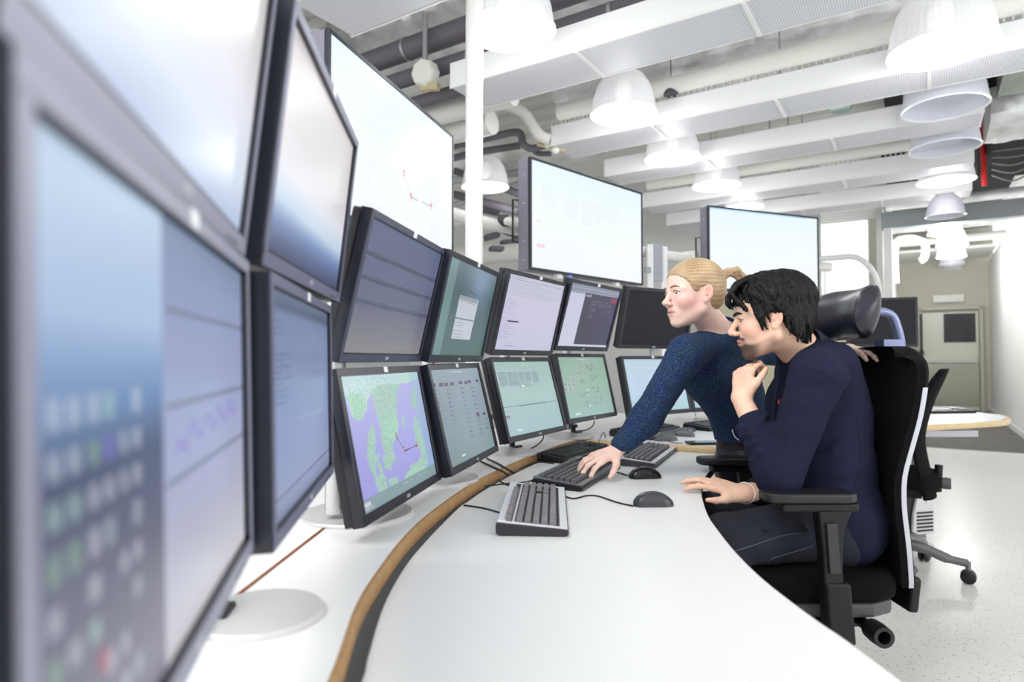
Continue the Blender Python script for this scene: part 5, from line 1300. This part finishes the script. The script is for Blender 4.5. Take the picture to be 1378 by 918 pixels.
# ------------------------------------------------------------------ the seated man
from mathutils.bvhtree import BVHTree
def draper(P_, Q):
    t = BVHTree.FromPolygons([tuple(p) for p in P_.tolist()], Q.tolist())
    def f(px, py, lift=.0006):
        o = Vector((0, 0, CAMH)); d = (P(px, py, 2.0)-o).normalized(); h = t.ray_cast(o, d)
        return h[0]-d*lift if h[0] is not None else None
    return f
def stitch(f, pix, r, name, m, parent):
    pp = [f(p.x, p.y) for p in spline([Vector((x, y, 0)) for x, y in pix], 5)]; pp = [p for p in pp if p is not None]
    if len(pp) > 2:
        mb = MB(); mb.tube(pp, r, 6); mb.build(name, m, parent, smooth=True)
def flatax(a): return V3(a)
def man():
    B = Blob()
    hd = Head(P(1034, 429, 1.84), math.radians(180-14), math.radians(6), 0, 1.0); hd.gaze = -.02
    hd.build(B)
    nk = hd.w((-.035, 0, -.045)); nb = Vector(P(1083, 478, 1.90))
    B.cap(nk, nb, .054, .062, .02)
    shN = Vector(P(1102, 503, 1.735)); shF = Vector(P(1076, 498, 2.09))
    elN = Vector(P(1048, 640, 1.735)); wrN = Vector(P(997, 536, 1.83))
    elF = Vector(P(1075, 655, 2.14)); wrF = Vector(P(1000, 664, 1.865))
    chest = Vector(P(1098, 545, 1.93)); belly = Vector(P(1103, 630, 1.945)); pel = Vector((.960, 1.955, .660))
    upb = Vector(P(1103, 497, 1.91))
    hipN = Vector((.945, 1.86, .640)); hipF = Vector((.945, 2.05, .640))
    knN = Vector((.60, 1.80, .615)); knF = Vector((.59, 2.10, .61))
    anN = Vector((.50, 1.80, .12)); anF = Vector((.52, 2.12, .12))
    Y = (0, 1, 0)
    # body
    tor = [(upb, .080), (chest, .105), (belly, .112), (pel, .118)]
    def torso(B, g):
        for i in range(3): B.cap(tor[i][0]-Vector((0, .055, 0)), tor[i+1][0]-Vector((0, .055, 0)), tor[i][1]+g, tor[i+1][1]+g, .05)
        for i in range(3): B.cap(tor[i][0]+Vector((0, .055, 0)), tor[i+1][0]+Vector((0, .055, 0)), tor[i][1]+g, tor[i+1][1]+g, .05)
        B.cap(nb+Vector((.01, 0, -.015)), shN, .050+g, .060+g, .04); B.cap(nb+Vector((.01, 0, -.015)), shF, .050+g, .060+g, .04)
    torso(B, -.012)
    B.chain([shN, elN, wrN], [.052, .040, .0265], .02); B.chain([shF, elF, wrF], [.052, .040, .027], .02)
    B.cap(hipN, knN, .078, .056, .04); B.cap(hipF, knF, .078, .056, .04)
    B.cap(knN, anN, .052, .035, .03); B.cap(knF, anF, .052, .035, .03)
    # near (left) hand supporting the chin: rises from the wrist
    fx = (Vector(P(1002, 488, 1.85))-wrN)
    R = frame(fx, (-.85, -.45, .1))           # back of hand faces the screens and the camera
    # left hand: thumb toward the chin side (+x of world)
    fd = R @ Vector((0, 1, 0)); mir = 1 if fd.x > 0 else -1
    hand(B, wrN, R, mir, [(.75, 1.15, .6), (.85, 1.25, .7), (.95, 1.3, .7), (1.0, 1.3, .7)], [(.018, .018, -.008), (.048, .040, -.014), (.076, .052, -.024), (.100, .056, -.034)], .92)
    # far (right) hand reaching the desk edge
    tip = Vector((Pz(924, 657, ZD+.010)))
    fx = Vector(P(948, 653, 1.90))-wrF; fx.z += .012
    R = frame(fx, (.05, -.30, 1))
    fd = R @ Vector((0, 1, 0)); mir = 1 if fd.y < 0 else -1
    hand(B, wrF, R, mir, [(.10, .38, .22), (.02, .42, .22), (.18, .5, .3), (.3, .6, .35)], [(.018, .020, -.008), (.044, .042, -.016), (.070, .054, -.024), (.094, .056, -.030)], .97)
    sk = attr_mat('skin_tan', rough=.48, bump=(420, .12), spec=.35, sub=.06)
    P_, Q = B.mesh(.0026)
    body = np_mesh('person', P_, Q, sk, None, skin_color(P_, (.93, .76, .66), hd, (.76, .52, .46), (.90, .64, .56), (.13, .09, .085), 3))
    tag(body, 'seated man with dark hair and goatee in a navy shirt, chin resting on his hand', 'person')
    hd.eyes(body, 'brown'); hd.brows(body, mat('brow_black', (.08, .06, .06), .8), .0036)
    # shirt
    Bs = Blob(); torso(Bs, .006)
    Bs.chain([shN, elN], [.068, .056], .03); Bs.cap(elN, elN*.36+wrN*.64, .058, .044, .03)
    Bs.chain([shF, elF], [.066, .054], .03); Bs.cap(elF, elF*.22+wrF*.78, .054, .040, .03)
    Bs.cap(pel+Vector((.008, -.088, -.012)), pel+Vector((.008, .088, -.012)), .126, .126, .03)
    Bs.cap(nb+Vector((-.012, 0, .012)), nb+Vector((.01, 0, -.02)), .066, .078, .03)
    # folds at the inner elbow, waist and back
    for k in range(5):
        c = elN.lerp(wrN, .12+.13*k); d = (wrN-elN).normalized(); a = d.orthogonal().normalized(); b = d.cross(a)
        ring = [c+(a*math.cos(t)+b*math.sin(t))*(.056-.0025*k)+d*.012*math.sin(t*2+k) for t in [2*PI*j/10 for j in range(11)]]
        for p, q in zip(ring[:-1], ring[1:]): Bs.cap(p, q, .0055, .0055, .009)
    for k in range(4):
        c = elF.lerp(wrF, .25+.14*k); d = (wrF-elF).normalized(); a = d.orthogonal().normalized(); b = d.cross(a)
        ring = [c+(a*math.cos(t)+b*math.sin(t))*(.052-.0035*k)+d*.010*math.sin(t*2+k) for t in [2*PI*j/10 for j in range(11)]]
        for p, q in zip(ring[:-1], ring[1:]): Bs.cap(p, q, .0050, .0050, .009)
    for z0, dz, r_ in ((.70, .03, .010), (.745, .05, .010), (.80, .05, .009), (.86, .07, .008)):
        pts = [Vector((.88+.05*t, 1.955-.165-.012*math.sin(t*3.1), z0+dz*t*t)) for t in [j/7 for j in range(8)]]
        for p, q in zip(pts[:-1], pts[1:]): Bs.cap(p, q, r_, r_, .016)
    def fold(X): return .0035*vnoise(X, 34, 8)+.0018*vnoise(X, 80, 9)
    P_, Q = Bs.mesh(.0045, fold)
    # open the collar: drop shirt points inside the neck
    nvy = mat('navy_knit', (.125, .135, .22), .9, bump=(900, .35), spec=.15, noise=(4, .12))
    np_mesh('shirt', P_, Q, nvy, body)
    dr_ = draper(P_, Q); sm = mat('navy_seam', (.075, .08, .15), .9)
    for pix in ([(1084, 462), (1083, 478), (1079, 494), (1064, 504), (1050, 516)], [(1080, 494), (1098, 497), (1118, 508), (1138, 526)], [(1060, 520), (1052, 560), (1047, 600)], [(1152, 560), (1158, 610), (1150, 660)]): stitch(dr_, pix, .0012, 'shirt_seam', sm, body)
    # collar
    ax = (Vector(hd.w((-.03, 0, -.05)))-nb).normalized(); a = ax.cross(Vector((0, 1, 0))).normalized(); b = ax.cross(a)
    m = MB(); n = 40; vs = []; fs = []
    for rr, hh in ((.080, -.030), (.076, .022), (.071, .050), (.067, .050), (.068, .0), (.070, -.03)):
        for j in range(n):
            t = 2*PI*j/n; fr = max(0, -(a*math.cos(t)+b*math.sin(t)).x)   # lower at the throat
            vs.append(nb+ax*(hh+.004-.022*fr)+(a*math.cos(t)*1.02+b*math.sin(t))*rr*(1+.08*fr)+Vector((.004, 0, 0)))
    for i in range(5):
        for j in range(n): fs.append((i*n+j, i*n+(j+1) % n, (i+1)*n+(j+1) % n, (i+1)*n+j))
    m.add(vs, fs); m.build('collar', mat('navy_collar', (.10, .11, .19), .85, bump=(900, .3)), body, smooth=True)
    # placket with buttons and cuffs
    for (w_, e_, r_, nm) in ((wrN, elN, .0405, 'cuff'), (wrF, elF, .0385, 'cuff')):
        f_ = .42 if w_ is wrN else .27
        c0 = w_.lerp(e_, f_-.06); c1 = w_.lerp(e_, f_+.07)
        m = MB(); m.tube([c0, c0.lerp(c1, .1), c0.lerp(c1, .5), c0.lerp(c1, .9), c1], [r_*.93, r_*1.02, r_*1.06, r_*1.06, r_*1.02], 28, caps=False); m.build(nm, mat('navy_cuff', (.13, .14, .23), .8, bump=(700, .4)), body, smooth=True)
    pl0 = Vector(P(1046, 515, 1.84)); pl1 = Vector(P(1041, 590, 1.86))
    m = MB(); m.tube([pl0, pl0.lerp(pl1, .5)+Vector((-.006, 0, 0)), pl1], .006, 8); m.build('placket', mat('navy_collar', (.13, .14, .22), .85), body, smooth=True)
    m = MB(); m.box(Vector(P(1048, 541, 1.815)), (.002, .006, .013)); m.build('red_tab', mat('tab_red', (.7, .25, .25), .6), body)
    # jeans
    Bj = Blob()
    Bj.cap(hipN, hipF, .112, .112, .04); Bj.cap(hipN, knN, .095, .070, .04); Bj.cap(hipF, knF, .095, .070, .04)
    Bj.cap(knN, anN, .068, .056, .03); Bj.cap(knF, anF, .068, .056, .03)
    for k in range(4):
        x = .86-.055*k
        pts = [Vector((x-.02*j/5, 1.74+.03*j, .66+.022*math.sin(PI*j/6)+.010*k*0)) for j in range(7)]
        for p, q in zip(pts[:-1], pts[1:]): Bj.cap(p, q, .006, .006, .012)
    P_, Q = Bj.mesh(.005, lambda X: .0025*vnoise(X, 40, 4)+.001*vnoise(X, 110, 5))
    np_mesh('jeans', P_, Q, mat('dark_denim', (.12, .13, .18), .9, bump=(600, .5), noise=(9, .35)), body)
    st = mat('seam_thread', (.34, .35, .40), .8)
    dr_ = draper(P_, Q)
    stitch(dr_, [(984, 743), (1008, 736), (1034, 727), (1058, 720), (1080, 717)], .0011, 'seam', st, body)
    stitch(dr_, [(1037, 768), (1036, 754), (1052, 748), (1075, 741), (1094, 735)], .0011, 'pocket_seam', st, body)
    # shoes
    for an, nm in ((anN, 'shoe'), (anF, 'shoe')):
        Bk = Blob(); Bk.cap(an+Vector((.03, 0, -.07)), an+Vector((-.16, 0, -.085)), .042, .034, .02); Bk.cap(an, an+Vector((.01, 0, -.06)), .045, .045, .03)
        P_, Q = Bk.mesh(.006); P_[:, 2] = np.maximum(P_[:, 2], .002); np_mesh(nm, P_, Q, mat('shoe_black', (.07, .07, .07), .5), body)
    # bracelet
    d = (elF-wrF).normalized(); c = wrF+d*.012; a = d.orthogonal().normalized(); b = d.cross(a)
    m = MB(); m.tube([c+(a*math.cos(t)+b*math.sin(t))*.0305 for t in [2*PI*k/30 for k in range(31)]], .0016, 8); m.build('bracelet', mat('white_cord', (.93, .9, .88), .5), body, smooth=True)
    # hair
    H = Blob(); rnd = random.Random(4)
    hd.ell(H, (-.024, 0, .048), (.108, .086, .088), .01)
    hd.ell(H, (-.066, 0, -.004), (.062, .076, .072), .02)
    hd.ell(H, (.098, 0, -.024), (.062, .078, .074), .012, '-')
    hd.ell(H, (.030, 0, -.080), (.068, .12, .056), .015, '-')
    for y in (-1, 1):
        hd.ell(H, (.004, y*.086, -.018), (.026, .028, .036), .008, '-')
    # layered locks
    def scalp(th, ph, r=1.):    # th: 0 front .. pi back measured over the side, ph elevation
        return (-.024+.107*r*math.cos(th)*math.cos(ph), .083*r*math.sin(th)*math.cos(ph), .046+.084*r*math.sin(ph))
    for k in range(150):
        th = rnd.uniform(-PI, PI); ph = rnd.uniform(.15, 1.45); sgn = 1 if th > 0 else -1
        drop = rnd.uniform(.35, .75); lw = rnd.uniform(.0045, .0085); pts = []
        fr = max(0, math.cos(th))
        for j in range(6):
            t = j/5; pp = ph-drop*t; tt = th+sgn*.25*t*rnd.uniform(.5, 1.2)*(1 if fr > .3 else -.2)
            x, y, z = scalp(tt, pp, 1.01+.03*math.sin(t*PI))
            if x > .052 and z < .045: break
            pts.append((x, y, z))
        if len(pts) < 3: continue
        n = len(pts)
        for j in range(n-1): hd.cap(H, pts[j], pts[j+1], lw*(1-.55*j/(n-1)), lw*(1-.55*(j+1)/(n-1)), .009)
    for k in range(13):         # fringe falling forward over the forehead
        y0 = -.055+.0085*k; pts = [(.040+rnd.uniform(-.01, .01), y0*.8, .122), (.078, y0, .108), (.100, y0*1.05+.004, .080), (.1035+rnd.uniform(-.002, .004), y0*1.1+.008, .058+rnd.uniform(-.006, .006)), (.098, y0*1.1+.013, .043+rnd.uniform(-.006, .008))]
        if y0 > .02: pts = pts[:3]+[(.080, .066, .052), (.066, .0735, .028)]
        n = len(pts)
        for j in range(n-1): hd.cap(H, pts[j], pts[j+1], .0088-.0014*j, .0088-.0014*(j+1), .006)
    for k in range(26):         # sides and nape
        for y in (-1, 1):
            a = rnd.uniform(-.09, .045); z0 = rnd.uniform(.03, .06); L = rnd.uniform(.04, .07) if a > -.03 else rnd.uniform(.08, .115)
            if -.030 < a < .015: L *= .55
            pts = [(a, y*.078*math.sqrt(max(.1, 1-((a+.02)/.105)**2)), z0), (a-.004, y*.083*math.sqrt(max(.1, 1-((a+.02)/.108)**2)), z0-L*.5), (a-.012+rnd.uniform(-.008, .008), y*.077*math.sqrt(max(.1, 1-((a+.02)/.108)**2)), z0-L)]
            for j in range(2): hd.cap(H, pts[j], pts[j+1], .0075-.002*j, .0055-.003*j, .005)
    for k in range(24):         # back of the neck
        y = rnd.uniform(-.055, .055); pts = [(-.108+abs(y)*.4, y, .01), (-.108+abs(y)*.5, y, -.035), (-.098+abs(y)*.5+rnd.uniform(-.01, .01), y*.9, -.070+rnd.uniform(-.012, .01))]
        for j in range(2): hd.cap(H, pts[j], pts[j+1], .0095-.003*j, .0065-.0035*j, .006)
    def strand(X):
        L = hd.loc(X); a = np.arctan2(L[..., 1], L[..., 0]+.02); return .0013*np.sin(a*95+3*np.sin(L[..., 2]*40))+.0008*np.sin(a*210+L[..., 0]*60)
    P_, Q = H.mesh(.0024, strand)
    np_mesh('hair', P_, Q, mat('black_hair', (.014, .010, .012), .5, bump=(160, .3), spec=.28), body)
    return body
the_man = man()

# ------------------------------------------------------------------ the standing woman
def woman():
    B = Blob()
    hd = Head(P(932, 397, 2.13), math.radians(180+16), math.radians(0), math.radians(2), 1.0); hd.gaze = -.05
    hd.build(B, True)
    nb = Vector(P(967, 449, 2.215)); B.cap(hd.w((-.030, 0, -.050)), nb, .045, .054, .02)
    shR = Vector(P(924, 476, 2.10)); shL = Vector(P(1030, 468, 2.42))
    elR = Vector(P(868, 566, 2.13)); wrR = Vector(P(829, 607, 2.12))
    elL = Vector(P(1092, 484, 2.42)); wrL = Vector(P(1142, 472, 2.13))
    chest = Vector(P(968, 498, 2.30)); waist = Vector(P(1003, 572, 2.40)); pel = Vector(P(1012, 620, 2.45))
    hR = pel+Vector((-.055, -.07, -.03)); hL = pel+Vector((.05, .08, -.02))
    kR = Vector((.93, 2.36, .44)); kL = Vector((1.02, 2.53, .44)); aR = Vector((.96, 2.42, .08)); aL = Vector((1.05, 2.58, .08))
    s = (shL-shR).normalized()
    def torso(B, g):
        for o in (-1, 1):
            B.cap(chest+s*(.060*o)+Vector((.01, 0, .045)), chest+s*(.058*o)+Vector((0, 0, -.01)), .080+g, .090+g, .05)
            B.cap(chest+s*(.055*o), waist+s*(.045*o), .088+g, .076+g, .05)
            B.cap(waist+s*(.045*o), pel+s*(.05*o), .076+g, .100+g, .05)
        B.cap(nb+Vector((0, 0, -.02)), shR, .044+g, .052+g, .04); B.cap(nb+Vector((0, 0, -.02)), shL, .044+g, .052+g, .04)
        B.ell(chest+Vector((-.075, -.055, .01)), (.06+g, .06+g, .055+g), None, .05)
    torso(B, -.01)
    B.chain([shR, elR, wrR], [.045, .036, .0235], .02); B.chain([shL, elL, wrL], [.045, .036, .024], .02)
    for h_, k_, a_ in ((hR, kR, aR), (hL, kL, aL)): B.cap(h_, k_, .085, .055, .04); B.cap(k_, a_, .052, .034, .03)
    # right hand typing
    fx = Vector(P(790, 627, 2.06))-wrR; fx.z += .012
    R = frame(fx, (.10, -.18, 1)); fd = R @ Vector((0, 1, 0)); mir = 1 if fd.y < 0 else -1
    hand(B, wrR, R, mir, [(.30, .45, .3), (.22, .5, .3), (.22, .5, .3), (.28, .45, .3)], [(.016, .020, -.008), (.040, .046, -.020), (.066, .060, -.034), (.086, .064, -.046)], .95, spread=(.16, .04, -.10, -.24))
    # left hand resting on top of the chair back
    tgt = Vector(P(1197, 465, 1.92)); fx = tgt-wrL; fx = Vector((fx.x, fx.y, -.01))
    R = frame(fx, (.0, .05, 1)); fd = R @ Vector((0, 1, 0)); mir = 1 if fd.y < 0 else -1
    mir = 1 if (R @ Vector((0, 1, 0))).x < 0 else -1
    hand(B, wrL, R, mir, [(.15, .25, .2), (.12, .3, .2), (.15, .35, .2), (.2, .4, .2)], [(.016, .020, -.008), (.042, .042, -.012), (.068, .052, -.016), (.090, .054, -.020)], .93)
    sk = attr_mat('skin_fair', rough=.45, bump=(420, .08), spec=.35, sub=.06)
    P_, Q = B.mesh(.0026)
    body = np_mesh('person', P_, Q, sk, None, skin_color(P_, (.95, .80, .74), hd, (.82, .54, .53), (.92, .58, .55), None, 6))
    tag(body, 'blonde woman with a ponytail in a speckled blue sweater reaching to a keyboard', 'person')
    hd.eyes(body, 'blue'); hd.brows(body, mat('brow_blond', (.60, .46, .36), .8), .0022)
    # sweater
    Bs = Blob(); torso(Bs, .006)
    Bs.chain([shR, elR], [.060, .050], .03); Bs.cap(elR, elR.lerp(wrR, .80), .050, .036, .03)
    Bs.chain([shL, elL], [.060, .050], .03); Bs.cap(elL, elL.lerp(wrL, .78), .050, .036, .03)
    for k in range(4):
        p0 = waist+Vector((-.09, -.09, .05-.035*k)); pts = [p0+Vector((.035*j, -.010*math.sin(j), -.006*j)) for j in range(6)]
        for p, q in zip(pts[:-1], pts[1:]): Bs.cap(p, q, .008, .008, .014)
    P_, Q = Bs.mesh(.0045, lambda X: .0018*vnoise(X, 40, 18)+.0006*vnoise(X, 300, 2))
    keep = P_[Q].mean(1)[:, 2] > waist.z-.055
    Q = Q[keep]
    sw = bpy.data.materials.new('speckled_knit'); sw.use_nodes = True; nt = sw.node_tree; b = nt.nodes['Principled BSDF']; b.inputs['Roughness'].default_value = .95
    tc = nt.nodes.new('ShaderNodeTexCoord'); n1 = nt.nodes.new('ShaderNodeTexNoise'); n1.inputs['Scale'].default_value = 330; n1.inputs['Detail'].default_value = 3
    r1 = nt.nodes.new('ShaderNodeValToRGB'); e = r1.color_ramp.elements; e[0].position = .42; e[0].color = s2l((.08, .12, .27))+(1,); e[1].position = .60; e[1].color = s2l((.13, .26, .40))+(1,)
    e2 = r1.color_ramp.elements.new(.68); e2.color = s2l((.26, .42, .52))+(1,); e3 = r1.color_ramp.elements.new(.76); e3.color = s2l((.55, .64, .74))+(1,)
    n2 = nt.nodes.new('ShaderNodeTexNoise'); n2.inputs['Scale'].default_value = 22
    mx = nt.nodes.new('ShaderNodeMix'); mx.data_type = 'RGBA'; mx.blend_type = 'OVERLAY'; mx.inputs[0].default_value = .5
    nt.links.new(tc.outputs['Object'], n1.inputs['Vector']); nt.links.new(tc.outputs['Object'], n2.inputs['Vector']); nt.links.new(n1.outputs['Fac'], r1.inputs['Fac'])
    nt.links.new(r1.outputs['Color'], mx.inputs[6]); nt.links.new(n2.outputs['Color'], mx.inputs[7]); nt.links.new(mx.outputs[2], b.inputs['Base Color'])
    bp = nt.nodes.new('ShaderNodeBump'); bp.inputs['Strength'].default_value = .6; bp.inputs['Distance'].default_value = .006; nt.links.new(n1.outputs['Fac'], bp.inputs['Height']); nt.links.new(bp.outputs['Normal'], b.inputs['Normal'])
    np_mesh('sweater', P_, Q, sw, body)
    for w_, e_ in ((wrR, elR), (wrL, elL)):
        c0 = w_.lerp(e_, .14); c1 = w_.lerp(e_, .42); m = MB(); n = 60; k = 6; vs = []; fs = []; d = (c1-c0).normalized(); a = d.orthogonal().normalized(); b2 = d.cross(a)
        for i in range(k):
            t = i/(k-1); rr = .0345+.005*t
            for j in range(n): q = rr*(1+(.03 if j % 2 else -.03)); an = 2*PI*j/n; vs.append(c0.lerp(c1, t)+a*math.cos(an)*q+b2*math.sin(an)*q)
        for i in range(k-1):
            for j in range(n): fs.append((i*n+j, i*n+(j+1) % n, (i+1)*n+(j+1) % n, (i+1)*n+j))
        m.add(vs, fs); m.build('cuff', mat('teal_rib', (.16, .30, .38), .9, bump=(400, .5), noise=(180, .5)), body)
    # neckline rib
    ax = (Vector(hd.w((-.03, 0, -.05)))-nb).normalized(); a = ax.cross(Vector((0, 1, 0))).normalized(); b2 = ax.cross(a)
    m = MB(); m.tube([nb-ax*.004+(a*math.cos(t)*.070+b2*math.sin(t)*.066)+Vector((-.006, -.004, 0)) for t in [2*PI*k/32 for k in range(33)]], .0065, 8); m.build('neckline', mat('teal_rib2', (.10, .17, .30), .9, bump=(400, .5), noise=(180, .4)), body, smooth=True)
    # trousers, belt, shoes
    Bj = Blob(); Bj.cap(pel+s*(-.05), pel+s*.05, .112, .112, .03); Bj.cap(waist.lerp(pel, .45)+s*(-.045), waist.lerp(pel, .45)+s*.045, .092, .092, .03)
    for h_, k_, a_ in ((hR, kR, aR), (hL, kL, aL)): Bj.cap(h_, k_, .098, .066, .04); Bj.cap(k_, a_, .064, .050, .03)
    for k in range(6):
        p0 = pel+Vector((-.115, -.08, .02-.028*k)); pts = [p0+Vector((.035*j, -.028*math.sin(PI*j/5), .004*math.sin(j*2))) for j in range(6)]
        for p, q in zip(pts[:-1], pts[1:]): Bj.cap(p, q, .007, .007, .014)
    P_, Q = Bj.mesh(.005, lambda X: .003*vnoise(X, 45, 14))
    np_mesh('trousers', P_, Q, mat('black_coated_cotton', (.17, .17, .22), .42, bump=(60, .2)), body)
    cb = waist.lerp(pel, .42); m = MB(); n = 40
    vs = []; 
    for hh in (-.016, .016):
        for j in range(n):
            t = 2*PI*j/n; vs.append(cb+s*math.cos(t)*.142+Vector((s.y, -s.x, 0)).normalized()*math.sin(t)*.102+Vector((0, 0, hh)))
    m.add(vs, [(j, (j+1) % n, n+(j+1) % n, n+j) for j in range(n)]); m.build('belt', mat('dark_brown_belt', (.16, .11, .10), .5, noise=(90, .5)), body, smooth=True)
    m = MB(); m.tube(spline([Vector(P(985, 578, 2.28)), Vector(P(989, 588, 2.27)), Vector(P(998, 594, 2.27)), Vector(P(1008, 594, 2.28))], 5), .0018, 6); m.build('white_cord', mat('white_cord', (.93, .9, .88), .5), body)
    for an in (aR, aL):
        Bk = Blob(); Bk.cap(an+Vector((.03, 0, -.035)), an+Vector((-.15, -.02, -.045)), .040, .032, .02); P_, Q = Bk.mesh(.006); P_[:, 2] = np.maximum(P_[:, 2], .002)
        np_mesh('shoe', P_, Q, mat('shoe_black', (.07, .07, .07), .5), body)
    # hair swept back to a ponytail
    H = Blob()
    hd.ell(H, (-.020, 0, .044), (.0985, .0790, .0830), .01)
    hd.ell(H, (-.055, 0, .006), (.060, .066, .066), .02); hd.ell(H, (.026, 0, .036), (.0635, .0745, .0700), .01)
    hd.ell(H, (.117, 0, -.050), (.090, .30, .120), .010, '-'); hd.ell(H, (.062, 0, -.078), (.075, .30, .085), .008, '-')
    hd.ell(H, (.020, 0, -.078), (.085, .12, .050), .012, '-')
    for y in (-1, 1): hd.ell(H, (.000, y*.084, -.012), (.024, .026, .032), .008, '-')
    for y in (-1, 1):
        for k in range(9): hd.cap(H, (.045-.002*k, y*(.052+.0015*k), .085-.0085*k), (-.100, y*.012, .052), .0048, .010, .008)
    tail = [(-.112, 0, .058), (-.136, .004, .080), (-.168, .006, .082), (-.198, .006, .060), (-.214, .004, .018), (-.214, .002, -.030)]
    rnd = random.Random(8)
    for k in range(16):
        o = [(rnd.uniform(-.012, .012), rnd.uniform(-.018, .018), rnd.uniform(-.012, .012)) for _ in tail]
        pp = [(p[0]+q[0]*min(1, i*.5), p[1]+q[1]*min(1, i*.5), p[2]+q[2]*min(1, i*.5)) for i, (p, q) in enumerate(zip(tail, o))]
        for j in range(len(pp)-1): hd.cap(H, pp[j], pp[j+1], .0105-.0012*j, .0105-.0012*(j+1), .004)
    def strand(X):
        L = hd.loc(X); a = np.arctan2(L[..., 1], L[..., 2]-.052+1e-6); return .0005*np.sin(a*110)+.0005*np.sin(a*230+L[..., 0]*30)
    P_, Q = H.mesh(.0024, strand)
    L = hd.loc(P_); a = np.arctan2(L[:, 1], L[:, 2]-.052+1e-6); w = .55+.16*np.sin(a*37)+.16*np.sin(a*121+1)+.12*np.sin(a*263)+.2*vnoise(P_, 60, 3); w = np.clip(w, 0, 1)[:, None]
    np_mesh('hair', P_, Q, attr_mat('blond_hair', rough=.42, bump=(200, .25)), body, np.array((.56, .43, .31))*(1-w)+np.array((.86, .75, .60))*w)
    m = MB(); R = Matrix(hd.R.tolist()); c = hd.w((-.114, 0, .055)); d = R @ Vector((-1, .1, .45)).normalized(); a_ = d.orthogonal().normalized(); b_ = d.cross(a_)
    m.tube([Vector(c)+(a_*math.cos(t)+b_*math.sin(t))*.0155 for t in [2*PI*k/24 for k in range(25)]], .0045, 8); m.build('hair_band', mat('band_navy', (.10, .10, .18), .7), body, smooth=True)
    # earring
    c = hd.w((-.004, .080, -.040)); m = MB(); m.lathe([(0, -.006), (.0022, -.004), (.0022, .004), (0, .006)], tuple(c), 10); m.build('earring', mat('earring_silver', (.9, .9, .92), .2, metal=.8), body)
    return body
the_woman = woman()
